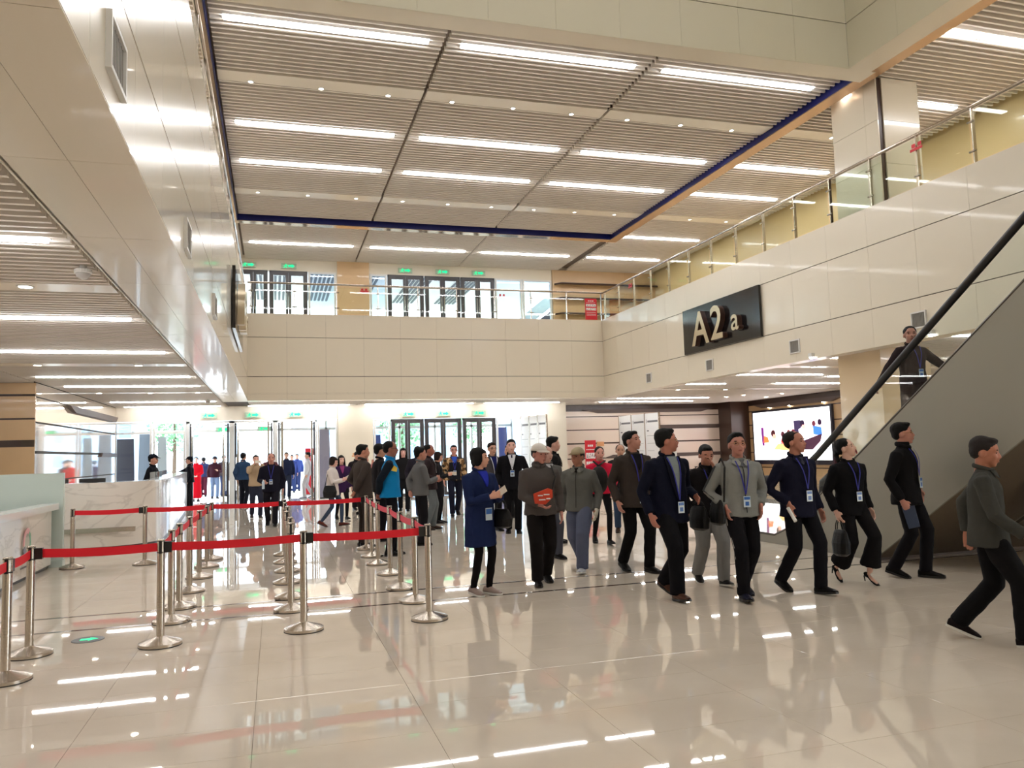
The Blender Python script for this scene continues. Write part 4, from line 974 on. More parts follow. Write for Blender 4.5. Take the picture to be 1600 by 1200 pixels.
def person(px, py, ang, H, label, top='jacket', tc=(30, 30, 34), pc=(22, 22, 26), hair='short', hc=None, sk=(190, 142, 112), stride=0.0, arms=('down', 'down'),
           head=(0, 0), lod=1, fat=1.0, shirt=None, tie=None, lanyard=None, badge_z=1.04, hem=None, shoe=(18, 16, 16), sole=False, heels=False, glasses=None, cap=None,
           zipl=None, collar=True, skirt=None, lean=0.0, extra=None, mouth=None, loose=1.0, sleeve=None, stripe=None, camo=False, z0=0.0, group=None, vneck=0.20):
    """ang: facing direction in world degrees. stride>0: left foot leads, <0: right foot leads. Built at 1.70 m then scaled."""
    K = H / 1.70
    stride = stride * (0.66 if lod == 1 else 0.85)
    v_body = {1: 0.0095, 2: 0.014, 3: 0.019}[lod]; v_cl = {1: 0.014, 2: 0.020, 3: 0.027}[lod]
    SK = skin(sk); TC = cloth(tc) if not camo else CAMO
    PC = cloth(pc)
    a_s = abs(stride)
    hz = 0.925 - a_s * 0.10
    hipx = 0.0
    # feet: ankle targets
    feet = {}
    for s in (1, -1):
        lead = (stride > 0) == (s > 0)
        if a_s < 0.05: ax, az, pitch = (0.02 * s, 0.085, 0.0)
        elif lead: ax, az, pitch = (0.34 * a_s / 0.6 * 0.9, 0.09, 0.12 if a_s > 0.3 else 0.0)
        else: ax, az, pitch = (-0.38 * a_s / 0.6, 0.09 + 0.12 * a_s, -0.95 * a_s)
        if heels: az += 0.05; pitch -= 0.45
        feet[s] = (Vector((ax, 0.085 * s, az)), pitch)
    hips = {s: Vector((hipx, 0.088 * s, hz)) for s in (1, -1)}
    knees = {}
    for s in (1, -1):
        k_, c_ = ik(hips[s], feet[s][0], 0.425, 0.420, (1, 0.08 * s, 0)); knees[s] = k_
        feet[s] = (c_, feet[s][1])
    L_ = lambda z: lean * max(0, z - hz)          # forward lean offset
    sh = {s: Vector((L_(1.38) - 0.005, 0.182 * s * (1 + 0.25 * (fat - 1)), 1.352 - 0.10 * a_s)) for s in (1, -1)}
    dz = -0.10 * a_s
    el = {}; wr = {}
    for i, s in enumerate((1, -1)):
        w, h = arm_target(arms[i], s, 0)
        w = w + Vector((L_(w.z), 0, dz)); w.x += 0.03 * (fat - 1) * 5 if arms[i] in ('phone', 'belly', 'hold') else 0
        if arms[i] == 'down': w.y += 0.04 * (fat - 1) * s
        el[s], wr[s] = ik(sh[s], w, 0.285, 0.245, h)
    # ---- body (one continuous skin)
    mb = MB(); neck = Vector((L_(1.42) + 0.0, 0, 1.42 + dz)); hc0 = Vector((L_(1.6) + 0.018, 0, 1.588 + dz)); HS = 1.06 if not skirt else 1.04
    f = 0.90
    loft(mb, [(L_(z) * 1.0, 0, z + (dz if z > 1 else dz * (z - hz + 0.1) if z > hz else 0), rx * f * (0.5 + 0.5 * fat), ry * f) for z, rx, ry in
              [(hz - 0.08, 0.08, 0.13), (hz, 0.10, 0.155), (1.02, 0.095, 0.145), (1.15, 0.10, 0.145), (1.28, 0.105, 0.16), (1.36, 0.085, 0.165), (1.41, 0.055, 0.10), (1.43, 0.045, 0.06)]], SK, 16)
    mb.tube([neck - Vector((0.012, 0, 0.05)), neck + Vector((0, 0, 0.06)), hc0 + Vector((-0.015, 0, -0.06))], [0.062, 0.056, 0.055], SK, 12)
    for s in (1, -1):
        mb.tube([hips[s] + Vector((0, 0, 0.05)), hips[s].lerp(knees[s], 0.4), knees[s], knees[s].lerp(feet[s][0], 0.35), feet[s][0]], [0.075, 0.068, 0.048, 0.046, 0.032], SK, 10)
        mb.tube([sh[s] + Vector((0, -0.03 * s, 0.0)), sh[s].lerp(el[s], 0.15), el[s], wr[s].lerp(el[s], 0.6), wr[s]], [0.045, 0.043, 0.034, 0.034, 0.024], SK, 10)
        pt, fp = feet[s]
        fd = Vector((math.cos(fp), 0, math.sin(fp)))
        Rb = Matrix.Rotation(-fp, 3, 'Y') @ Matrix.Rotation(math.radians(6 * s), 3, 'Z'); q_ = lambda x, z: pt + Rb @ Vector((x, 0, z))
        mb.tube([pt, q_(-0.03, -0.045), q_(0.05, -0.060), q_(0.14, -0.070)], [0.026, 0.022, 0.018, 0.011], SK, 8, rb=[0.026, 0.026, 0.030, 0.024], ref=(0, 0, 1))
        # hand
        fdir = (wr[s] - el[s]).normalized()
        if arms[(1, -1).index(s)] == 'pocket': fdir = Vector((0.12, -0.10 * s, -1)).normalized()
        ref = Vector((1, 0, 0)) if abs(fdir.x) < 0.75 else Vector((0, 0, 1))
        wv = (ref - fdir * ref.dot(fdir)).normalized()        # thumb side
        nrm = fdir.cross(wv) ; 
        if nrm.y * s > 0: nrm = -nrm                          # palm looks inward
        kn = wr[s] + fdir * 0.095
        mb.tube([wr[s] - fdir * 0.01, wr[s] + fdir * 0.04, kn], [0.026, 0.038, 0.041], SK, 10, rb=[0.020, 0.017, 0.014], ref=wv)
        curl = 0.55 if arms[(1, -1).index(s)] not in ('hold', 'phone', 'belly') else 0.95
        for q_, ln in enumerate((0.072, 0.082, 0.076, 0.058)):
            b0 = kn + wv * (0.031 - 0.0205 * q_) - fdir * (0.012 if q_ == 3 else 0.004)
            p1 = b0 + (fdir + nrm * curl * 0.5).normalized() * ln * 0.45
            p2 = p1 + (fdir * (1 - curl * 0.4) + nrm * curl * 1.2).normalized() * ln * 0.33
            p3 = p2 + (fdir * (0.6 - curl * 0.5) + nrm * curl * 1.6).normalized() * ln * 0.26
            mb.tube([b0 - fdir * 0.015, p1, p2, p3], [0.0100, 0.0092, 0.0086, 0.0070], SK, 6)
        t0 = wr[s] + fdir * 0.025 + wv * 0.024
        t1 = t0 + (fdir * 0.6 + wv * 0.75 + nrm * 0.3).normalized() * 0.036; t2 = t1 + (fdir + wv * 0.15 + nrm * 0.4).normalized() * 0.030
        mb.tube([t0, t1, t2], [0.014, 0.011, 0.008], SK, 6)
    # head, turned on the neck
    yw, pc_ = math.radians(head[0]), math.radians(head[1])
    HR = Matrix.Rotation(yw, 3, 'Z') @ Matrix.Rotation(-pc_, 3, 'Y')
    piv = neck + Vector((0.0, 0, 0.07))
    hp = lambda x, y, z: piv + HR @ (Vector((x * HS, y * HS, z * HS)) + hc0 - piv)
    def he(x, y, z, rx, ry, rz, n=14, k=10, tilt=0.0, mb2=None, m=SK): (mb2 or mb).ell(hp(x, y, z), (rx * HS, ry * HS, rz * HS), m, n, k, HR @ Matrix.Rotation(tilt, 3, 'Y'))
    jw = 1.0 if not skirt else 0.94
    he(-0.012, 0, 0.018, 0.097, 0.076, 0.088, 18, 12)
    he(0.026, 0, -0.045, 0.062, 0.060 * jw, 0.062)
    he(0.040, 0, -0.078, 0.040, 0.042 * jw, 0.032)
    he(0.058, 0, -0.098, 0.022, 0.024, 0.016)
    he(0.052, 0.032, -0.030, 0.030, 0.026, 0.030, 10, 8); he(0.052, -0.032, -0.030, 0.030, 0.026, 0.030, 10, 8)
    he(0.058, 0, 0.022, 0.026, 0.058, 0.020, 12, 8)
    mb.tube([hp(0.080, 0, 0.006), hp(0.092, 0, -0.018), hp(0.102, 0, -0.036)], [0.009, 0.011, 0.014], SK, 8)
    he(0.094, 0.011, -0.038, 0.011, 0.010, 0.008, 8, 6); he(0.094, -0.011, -0.038, 0.011, 0.010, 0.008, 8, 6)
    he(0.082, 0, -0.064, 0.014, 0.024, 0.012, 10, 6)
    for s in (1, -1): he(-0.012, 0.078 * s, -0.018, 0.020, 0.010, 0.032, 10, 8, 0.2)
    body = fuse(mb, 'person', v_body, SK, 2 if lod == 1 else 1)
    root = link('person', body, None, (px, py, z0), math.radians(ang), label=label, cat='person', group=group)
    root.scale = (K, K, K)
    bbvh = BVHTree.FromPolygons([v.co for v in body.vertices], [list(p.vertices) for p in body.polygons])
    # ---- face details
    fw = (HR @ Vector((1, 0, 0)))
    def face_pt(y, z):
        o = hp(0.25, y, z); h = bbvh.ray_cast(o, -fw)
        return h[0] if h[0] else hp(0.085, y, z)
    if lod <= 2 or True:
        for s in (1, -1):
            p = face_pt(0.031 * s, -0.002); MB().ell(p, (0.0045, 0.0145, 0.0062), EYEM, 8, 6, HR).build('eye', root)
            p = face_pt(0.033 * s, 0.021); MB().ell(p, (0.006, 0.020, 0.0050), HAIRB, 8, 6, HR).build('eyebrow', root)
        p = face_pt(0, -0.068)
        if mouth == 'open': MB().ell(p, (0.008, 0.019, 0.021), mat('mouth_dark', srgb(70, 16, 18), 0.5), 10, 8, HR).build('mouth', root); MB().tube([p + HR @ Vector((0.002, 0.021 * math.cos(a), 0.024 * math.sin(a))) for a in [2 * PI * i / 12 for i in range(13)]], 0.0045, mat('lipstick', srgb(170, 30, 40), 0.35), 6).build('lips', root)
        else: MB().ell(p, (0.005, 0.021, 0.0052), LIPM, 8, 6, HR).build('mouth', root)
    # ---- hair
    HM = hc or HAIRB; hb = MB()
    if hair != 'bald':
        up = {'short': 0.0, 'receding': -0.004, 'crop': -0.004, 'full': 0.008}.get(hair, 0.004)
        he(-0.024 if hair != 'receding' else -0.029, 0, 0.030 + up, 0.099 if hair != 'crop' else 0.095, 0.0835, 0.084, 18, 12, 0.22, hb, HM)
        he(-0.058, 0, -0.005, 0.058, 0.070, 0.062, 14, 10, 0.1, hb, HM)
        if hair in ('full', 'short'): he(0.012, 0.0, 0.076 + up, 0.070, 0.062, 0.030, 12, 8, -0.1, hb, HM)
        if hair == 'receding': he(-0.010, 0, 0.080, 0.066, 0.060, 0.020, 12, 8, 0.0, hb, HM)
        if hair in ('bob', 'long'):
            for s in (1, -1): he(-0.012, 0.068 * s, -0.015, 0.060, 0.026, 0.085, 12, 8, 0, hb, HM)
            he(-0.055, 0, -0.040, 0.050, 0.074, 0.070, 12, 8, 0, hb, HM)
            he(0.030, 0, 0.060, 0.052, 0.060, 0.034, 12, 8, 0.3, hb, HM)
        if hair == 'long':
            for s in (1, -1): hb.tube([hp(-0.02, 0.070 * s, 0), hp(-0.01, 0.078 * s, -0.12), hp(0.015, 0.085 * s, -0.26)], [0.034, 0.036, 0.022], HM, 8)
            hb.tube([hp(-0.07, 0, 0), hp(-0.085, 0, -0.12), hp(-0.09, 0, -0.25)], [0.06, 0.055, 0.03], HM, 8, rb=[0.03, 0.03, 0.02], ref=(0, 1, 0))
        if hair == 'tail':
            hb.tube([hp(-0.10, 0, 0.0), hp(-0.13, 0, -0.05), hp(-0.12, 0.0, -0.16), hp(-0.10, 0, -0.24)], [0.026, 0.030, 0.024, 0.010], HM, 8)
        if hair == 'bun': he(-0.115, 0, 0.045, 0.034, 0.034, 0.034, 10, 8, 0, hb, HM)
        hm = fuse(hb, 'hair', 0.011 if lod == 1 else 0.017, HM, 1, 0.010 if lod == 1 else 0.006, CLT2)
        link('hair', hm, root)
    if cap:
        CM_ = cloth(cap[0]); cb = MB(); prof = []
        n = 18
        vs = []
        for i in range(7):
            th = (PI / 2) * i / 6
            for j in range(n):
                ph = 2 * PI * j / n
                vs.append(hp(-0.015 + 0.106 * math.cos(th) * math.cos(ph), 0.088 * math.cos(th) * math.sin(ph), 0.035 + 0.088 * math.sin(th)))
        fs = [(i * n + j, i * n + (j + 1) % n, (i + 1) * n + (j + 1) % n, (i + 1) * n + j) for i in range(6) for j in range(n)] + [tuple(range(n))[::-1]]
        cb.add(vs, fs, CM_)
        co = cb.build('cap', root, smooth=True)
        br = MB(); vs = []
        for i in range(9):
            a = -1.15 + 2.3 * i / 8
            vs.append(hp(-0.015 + 0.104 * math.cos(a), 0.087 * math.sin(a), 0.038)); vs.append(hp(0.02 + 0.135 * math.cos(a * 0.9) + 0.005, 0.080 * math.sin(a), 0.020))
        N = len(vs); vs += [v + HR @ Vector((0, 0, 0.006)) for v in vs]
        fs = [(2 * i, 2 * i + 1, 2 * i + 3, 2 * i + 2) for i in range(8)]; fs += [tuple(k + N for k in f)[::-1] for f in fs]
        br.add(vs, fs, cloth(cap[1])); br.build('cap_brim', co)
    if glasses:
        gb = MB(); gm = GLM if glasses == 'gold' else BLACKP
        for s in (1, -1):
            c = face_pt(0.032 * s, -0.004) + fw * 0.012
            c = hp(0.0, 0.032 * s, -0.004) + fw * ((HR.inverted() @ (c - hp(0, 0.032 * s, -0.004))).x)
            gb.tube([c + HR @ Vector((0, 0.023 * math.cos(a), 0.016 * math.sin(a))) for a in [2 * PI * i / 14 for i in range(15)]], 0.0026, gm, 5)
            e_ = c + HR @ Vector((0, 0.023 * s, 0.004)); gb.tube([e_, hp(-0.01, 0.083 * s, 0.002)], 0.0022, gm, 5)
        gb.tube([face_pt(0.010, 0.0) + fw * 0.012, face_pt(0, 0.002) + fw * 0.008, face_pt(-0.010, 0.0) + fw * 0.012], 0.002, gm, 5)
        gb.build('glasses', root)
    # ---- trousers / skirt
    if skirt != 'dress':
        tb = MB(); w_ = loose
        loft(tb, [(0, 0, hz - 0.10, 0.085, 0.14), (0, 0, hz - 0.04, 0.108 * (0.6 + 0.4 * fat), 0.166), (L_(1.0), 0, hz + 0.06, 0.108 * (0.5 + 0.5 * fat), 0.160), (L_(1.05), 0, hz + 0.14, 0.104 * (0.4 + 0.6 * fat), 0.148)], PC, 18)
        for s in (1, -1):
            h0, k0, a0 = hips[s], knees[s], feet[s][0]
            hem_ = a0.lerp(k0, -0.07 if not skirt == 'crop' else 0.22)
            if skirt == 'wide': rr = [0.092, 0.088, 0.080, 0.098, 0.120]; hem_ = a0.lerp(k0, 0.18)
            elif skirt == 'legging': rr = [0.084, 0.074, 0.052, 0.050, 0.036]
            else: rr = [0.084, 0.088 * w_, 0.074 * w_, 0.068 * w_, 0.066 * w_]
            tb.tube([h0 + Vector((0, 0, 0.04)), h0.lerp(k0, 0.45), k0, k0.lerp(a0, 0.5), hem_], rr, PC, 14)
        tm_ = fuse(tb, 'trousers', v_cl, PC, 2, 0.014 if lod == 1 else 0.0, CLT)
        to = link('trousers', tm_, root)
        if stripe:
            for s in (1, -1):
                h0, k0, a0 = hips[s], knees[s], feet[s][0]
                o_ = Vector((0.0, 0.063 * s * loose, 0))
                MB().tube([h0 + o_ * 1.42, h0.lerp(k0, 0.45) + o_ * 1.30, k0 + o_ * 1.03, k0.lerp(a0, 0.5) + o_ * 0.93, a0 + o_ * 0.93], 0.010, cloth(stripe), 6, rb=0.006, ref=(1, 0, 0)).build('side_stripe', to)
    # ---- shoes
    SM = cloth(shoe, bump=(90, 0.05), rough=0.4)
    for s in (1, -1):
        a0, fp = feet[s]
        Rf = Matrix.Rotation(-fp, 3, 'Y') @ Matrix.Rotation(math.radians(6 * s), 3, 'Z')
        base = a0 + Vector((0, 0, 0))
        P = lambda x, y, z: base + Rf @ Vector((x, y, z))
        fo = MB(); zb = -0.085
        vs = []; n = 14
        if heels: secs = [(-0.055, 0.024, -0.045, 0.012), (-0.03, 0.032, -0.052, 0.030), (0.02, 0.031, -0.056, 0.014), (0.07, 0.036, -0.072, 0.010), (0.12, 0.036, -0.078, 0.014), (0.165, 0.018, -0.080, 0.008)]
        else: secs = [(-0.078, 0.026, -0.048, 0.030), (-0.060, 0.036, -0.040, 0.045), (0.0, 0.040, -0.036, 0.048), (0.05, 0.044, -0.046, 0.038), (0.10, 0.049, -0.056, 0.028), (0.15, 0.044, -0.062, 0.022), (0.185, 0.024, -0.068, 0.014)]
        for (x, ry, cz, rz) in secs:
            for k in range(n):
                a = 2 * PI * k / n; z = cz + rz * math.sin(a)
                if not heels: z = max(z, zb + 0.003)
                vs.append(P(x, ry * math.cos(a), z))
        fs = [(i * n + k, i * n + (k + 1) % n, (i + 1) * n + (k + 1) % n, (i + 1) * n + k) for i in range(len(secs) - 1) for k in range(n)]
        fs.append(tuple(range(n))); fs.append(tuple((len(secs) - 1) * n + k for k in range(n))[::-1])
        fo.add(vs, fs, SM); so = fo.build('shoe', root, smooth=True)
        if heels: MB().tube([P(-0.045, 0, -0.055), P(-0.050, 0, -0.09), P(-0.02, 0, -0.135)], [0.014, 0.008, 0.006], SM, 8).build('heel', so)
        else:
            ol = [(-0.082, 0.0), (-0.078, 0.028), (-0.04, 0.038), (0.04, 0.044), (0.10, 0.052), (0.155, 0.046), (0.188, 0.022), (0.192, 0)]
            ol = ol + [(x, -y) for x, y in ol[-2:0:-1]]
            MB().prism([P(x, y, zb) for x, y in ol], Rf @ Vector((0, 0, 0.020)), WHITES if sole else BLACKP).build('sole', so)
    # ---- top garment
    hemz = hem if hem is not None else {'blazer': 0.80, 'jacket': 0.86, 'coat': 0.62, 'vest': 0.88, 'dress': 0.10}.get(top, 0.86)
    jb = MB(); fx = 0.5 + 0.5 * fat
    secs = []
    long_ = hemz < 0.75
    zz = [(hemz, 0.150 * fx if not long_ else 0.155, 0.202 if not long_ else 0.205)]
    if hemz < 0.55: zz += [(0.60, 0.14, 0.19)]
    if hemz < 0.92: zz += [(0.95, 0.138 * fx, 0.186)]
    zz += [(1.06, 0.124 * fx * (0.75 + 0.25 * fat), 0.176 * (0.6 + 0.4 * fat)), (1.18, 0.125 * fx, 0.184), (1.28, 0.126 * (0.7 + 0.3 * fx), 0.200), (1.345, 0.106, 0.196), (1.385, 0.086, 0.158), (1.425, 0.068, 0.100), (1.45, 0.058, 0.066)]
    for z, rx, ry in zz: secs.append((L_(z), 0, z + dz * (1 if z > 1 else 0.6), rx, ry))
    tv, tf = loft(jb, secs, TC, 28)
    tbvh = BVHTree.FromPolygons([Vector(v) for v in tv], tf)
    sb = MB() if sleeve else jb
    for s in (1, -1):
        cuff = wr[s].lerp(el[s], 0.02)
        sb.tube([sh[s] + Vector((0, -0.06 * s, 0.012)), sh[s] + Vector((0, 0.004 * s, 0.0)), sh[s].lerp(el[s], 0.4), el[s], el[s].lerp(wr[s], 0.5), cuff], [0.060, 0.068, 0.064, 0.059, 0.054, 0.048], TC, 12)
    jm = fuse(jb, top, v_cl, TC, 2, 0.020 if lod == 1 else 0.012, CLT)
    jo = link({'blazer': 'blazer', 'jacket': 'jacket', 'coat': 'coat', 'vest': 'vest', 'dress': 'dress'}.get(top, 'jacket'), jm, root)
    if sleeve:
        sm2 = fuse(sb, 'sleeves', v_cl, cloth(sleeve), 2, 0.010, CLT); link('undershirt', sm2, root)
    def drape(rows, m, name, parent, off=0.006, cols=4, thick=0.004, back=False):
        """rows: (z, y0, y1) lines laid on the chest (or back) of the garment"""
        sgn = -1 if back else 1; g = []
        for (z, y0, y1) in rows:
            for k in range(cols):
                y = y0 + (y1 - y0) * k / (cols - 1)
                h = tbvh.ray_cast(Vector((sgn * 1.0, y, z + dz)), Vector((-sgn, 0, 0)))
                x = h[0].x if h[0] else L_(z) + sgn * 0.06
                g.append(Vector((x + sgn * off, y, z + dz)))
        n_ = len(g); R = len(rows); vs = g + [p - Vector((sgn * thick, 0, 0)) for p in g]; fs = []
        for i in range(R - 1):
            for k in range(cols - 1): q = i * cols + k; fs.append((q, q + 1, q + cols + 1, q + cols)); fs.append((n_ + q, n_ + q + cols, n_ + q + cols + 1, n_ + q + 1))
        for i in range(R - 1):
            for k in (0, cols - 1): q = i * cols + k; fs.append((q, q + cols, n_ + q + cols, n_ + q))
        for k in range(cols - 1):
            for i in (0, R - 1): q = i * cols + k; fs.append((q, q + 1, n_ + q + 1, n_ + q))
        return MB().add(vs, fs, m).build(name, parent, smooth=False)
    dsp = 0.010 if lod == 1 else 0.006
    if shirt:
        zt = 1.43; zb_ = zt - vneck
        rows = [(zt - vneck * t, -0.062 * (1 - t) ** 0.8 - 0.004, 0.062 * (1 - t) ** 0.8 + 0.004) for t in (0, 0.2, 0.4, 0.6, 0.8, 1.0)]
        drape(rows, cloth(shirt), 'shirt', root, off=0.008 + dsp, cols=6, thick=0.02)
        if tie: drape([(zt - 0.01, -0.014, 0.014), (zt - 0.04, -0.012, 0.012), (zt - vneck * 0.95, -0.024, 0.024)], cloth(tie), 'tie', root, off=0.013 + dsp, cols=3)
        if top == 'blazer':
            dark = cloth(tuple(int(c * 0.82) for c in tc))
            for s in (1, -1):
                rows = [(zt - (vneck + 0.02) * t, s * (0.058 * (1 - t) ** 0.8 + 0.002), s * (0.058 * (1 - t) ** 0.8 + 0.012 + 0.045 * min(1, (1 - abs(t - 0.35) * 1.3)))) for t in (0, 0.2, 0.35, 0.6, 0.8, 1.0)]
                drape(rows, dark, 'lapel', jo, off=0.014 + dsp, cols=3)
    if collar:
        ring = [Vector((L_(1.44) + 0.002 + 0.068 * math.cos(a), 0.075 * math.sin(a), 1.452 + dz - 0.022 * math.cos(a))) for a in [2 * PI * i / 20 for i in range(21)]]
        if shirt: ring = ring[3:18]
        MB().tube(ring, 0.019 if collar != 'high' else 0.024, TC, 8, rb=0.012 if collar != 'high' else 0.016, ref=(0, 0, 1)).build('collar', jo, smooth=True)
        if collar == 'high': MB().tube([neck + Vector((0, 0, -0.02)), neck + Vector((0.004, 0, 0.075))], 0.066, cloth(collar_col(tc)), 16).build('turtleneck', root, smooth=True)
        if collar == 'flap':
            for s in (1, -1):
                drape([(1.435, s * 0.035, s * 0.095), (1.40, s * 0.012, s * 0.10), (1.37, s * 0.03, s * 0.06)], cloth(tuple(min(255, int(c * 1.1) + 4) for c in tc)), 'collar_flap', jo, off=0.016 + dsp, cols=4)
    if zipl: drape([(1.40 - k * 0.1, -0.004, 0.004) for k in range(int((1.40 - max(hemz, 0.8)) / 0.1) + 1)], cloth(zipl), 'zip', jo, off=0.005 + dsp, cols=2)
    if lanyard:
        LM = LANW if lanyard == 'white' else LANY
        bz = badge_z; dx_ = 0.0
        for s in (1, -1):
            drape([(1.42 - (1.42 - bz - 0.02) * t, s * 0.066 * (1 - t) - 0.0065, s * 0.066 * (1 - t) + 0.0065) for t in (0, 0.12, 0.25, 0.4, 0.55, 0.7, 0.85, 1)], LM, 'lanyard', root, off=0.018 + dsp, cols=2, thick=0.003)
        h = tbvh.ray_cast(Vector((1, 0, bz - 0.06 + dz)), Vector((-1, 0, 0))); x = (h[0].x if h[0] else 0.11) + 0.024 + dsp
        bo = MB().box(x, x + 0.004, -0.036, 0.036, bz - 0.105 + dz, bz + 0.005 + dz, BADGE).build('badge', root)
        MB().box(x + 0.0041, x + 0.0052, -0.031, 0.031, bz - 0.03 + dz, bz - 0.002 + dz, BADGEB).box(x + 0.0041, x + 0.0052, -0.02, 0.02, bz - 0.09 + dz, bz - 0.05 + dz, GREYP if lod > 1 else BADGEB).build('badge_print', bo)
    ctx = dict(root=root, K=K, sh=sh, el=el, wr=wr, dz=dz, tbvh=tbvh, drape=drape, hp=hp, jo=jo, feet=feet, L=L_, dsp=dsp)
    root.data.update()
    return ctx
def collar_col(tc): return tuple(max(8, int(c * 0.8)) for c in tc)
def held(ctx, name, p, mbs, label, cat, group=None, rot=None):
    """a thing carried by a person: p in the person's own space; mbs = [(part name, MB)]"""
    M = ctx['root'].matrix_basis
    r = ctx['root']
    W_ = Matrix.LocRotScale(r.location, r.rotation_euler, r.scale)
    q = W_ @ Vector(p)
    if len(mbs) == 1:
        e = mbs[0][1].build(name, None, smooth=False)
    else:
        e = link(name, None)
        for nm, b in mbs: b.build(nm, e, smooth=False)
    e.location = q; e.rotation_euler = (rot or Euler((0, 0, 0))); e.rotation_euler.z += r.rotation_euler.z; e.scale = r.scale
    e['label'] = label; e['category'] = cat
    if group: e['group'] = group
    return e
def camo_mat():
    m = mat('camo_cloth', srgb(60, 50, 34), 0.8)
    nt = m.node_tree; b = nt.nodes['Principled BSDF']; tc = nt.nodes.new('ShaderNodeTexCoord')
    v = nt.nodes.new('ShaderNodeTexVoronoi'); v.inputs['Scale'].default_value = 16
    cr = nt.nodes.new('ShaderNodeValToRGB'); cr.color_ramp.interpolation = 'CONSTANT'; e = cr.color_ramp.elements
    e[0].color = (*srgb(30, 24, 20), 1); e[1].position = 0.62; e[1].color = (*srgb(196, 160, 116), 1)
    x = e.new(0.35); x.color = (*srgb(112, 78, 40), 1)
    sp_ = nt.nodes.new('ShaderNodeSeparateColor'); nt.links.new(tc.outputs['Object'], v.inputs['Vector']); nt.links.new(v.outputs['Color'], sp_.inputs[0])
    nt.links.new(sp_.outputs[0], cr.inputs[0]); nt.links.new(cr.outputs[0], b.inputs['Base Color'])
    return m
CAMO = camo_mat()
def tote(w=0.30, h=0.26, d=0.12, m=None, handle=0.16):
    m = m or LEATHER
    b = MB(); b.prism([(-w / 2, -d / 2, -handle - h), (w / 2, -d / 2, -handle - h), (w * 0.42, -d * 0.3, -handle), (-w * 0.42, -d * 0.3, -handle)], (0, d * 0.8, 0), m)
    o = MB()
    vs = []; n = 16
    for i, (z, f, g) in enumerate([(-handle - h, 0.55, 0.6), (-handle - h * 0.9, 0.9, 1.0), (-handle - h * 0.5, 1.0, 1.0), (-handle - h * 0.12, 0.82, 0.5), (-handle, 0.66, 0.22)]):
        for k in range(n):
            a = 2 * PI * k / n; c_, s_ = math.cos(a), math.sin(a)
            vs.append((w / 2 * f * math.copysign(abs(c_) ** 0.7, c_), d / 2 * g * math.copysign(abs(s_) ** 0.7, s_), z))
    fs = [(i * n + k, i * n + (k + 1) % n, (i + 1) * n + (k + 1) % n, (i + 1) * n + k) for i in range(4) for k in range(n)] + [tuple(range(n))[::-1], tuple(4 * n + k for k in range(n))]
    o.add(vs, fs, m)
    hd = MB()
    for y in (-0.012, 0.012): hd.tube([(w * 0.25 * math.cos(a), y, -handle + handle * 0.98 * math.sin(a)) for a in [PI * i / 10 for i in range(11)]], 0.007, m, 6)
    return [('bag_body', o), ('bag_handle', hd)]
def phone_mb(): return [('phone_body', MB().box(-0.075, 0.075, -0.004, 0.004, -0.037, 0.037, mat('phone_shell', srgb(225, 215, 200), 0.3))), ('phone_screen', MB().box(-0.07, 0.07, 0.0041, 0.005, -0.034, 0.034, BLACKP))]

def to_cam(x, y): return math.degrees(math.atan2(-y, -x))
# ---- the crowd, nearest first
NAVY = (24, 26, 44); BLK = (20, 19, 22)
# man in tweed crossing at the right edge
c = person(5.12, 4.72, -50, 1.555, 'man in dark grey tweed jacket striding past at the photo edge, white soled slip-ons', 'jacket', (66, 66, 62), (18, 17, 19), 'full', HAIRG, (176, 116, 88), stride=-0.62, arms=('aft', 'fwd'),
           head=(-2, -8), hem=0.80, sole=True, collar='flap', shoe=(26, 18, 20), loose=1.12, fat=1.1, sleeve=None)
# man in turtleneck with badge
c = person(6.75, 7.25, -62, 1.73, 'man in black turtleneck and glasses with badge on blue lanyard holding a folder', 'jacket', (20, 18, 20), (20, 18, 22), 'full', HAIRB, (186, 130, 108), stride=0.35, arms=('pocket', 'down'),
           head=(22, 4), collar='high', lanyard='blue', badge_z=1.10, glasses='gold', hem=0.80)
held(c, 'folded_brochure', c['wr'][-1] + Vector((0.05, 0.0, -0.17)), [('cover', MB().prism([(-0.06, 0, 0.10), (0.07, 0, 0.12), (0.11, 0, -0.10), (0.0, 0, -0.13)], (0, 0.012, 0), mat('brochure_blue', srgb(60, 72, 96), 0.3))), ('page', MB().prism([(-0.05, 0.013, 0.10), (0.06, 0.013, 0.115), (0.10, 0.013, -0.09), (0.0, 0.013, -0.12)], (0, 0.004, 0), WHITEP))],
     'dark blue folded brochure held low by the man in the black turtleneck', 'brochure')
# yawning woman
c = person(5.97, 7.22, -88, 1.58, 'yawning woman in black jacket and wide black trousers with high heels', 'jacket', (18, 17, 20), (20, 18, 20), 'tail', HAIRB, (214, 168, 142), stride=0.42, arms=('down', 'down'),
           head=(34, 14), lanyard='blue', badge_z=1.08, heels=True, skirt='wide', hem=0.80, mouth='open', shirt=(26, 24, 28), vneck=0.12, collar=True, fat=0.9)
held(c, 'handbag', c['wr'][-1] + Vector((0.03, 0.02, -0.09)), tote(0.24, 0.30, 0.13, handle=0.12), 'large black leather handbag carried low by the yawning woman', 'bag')
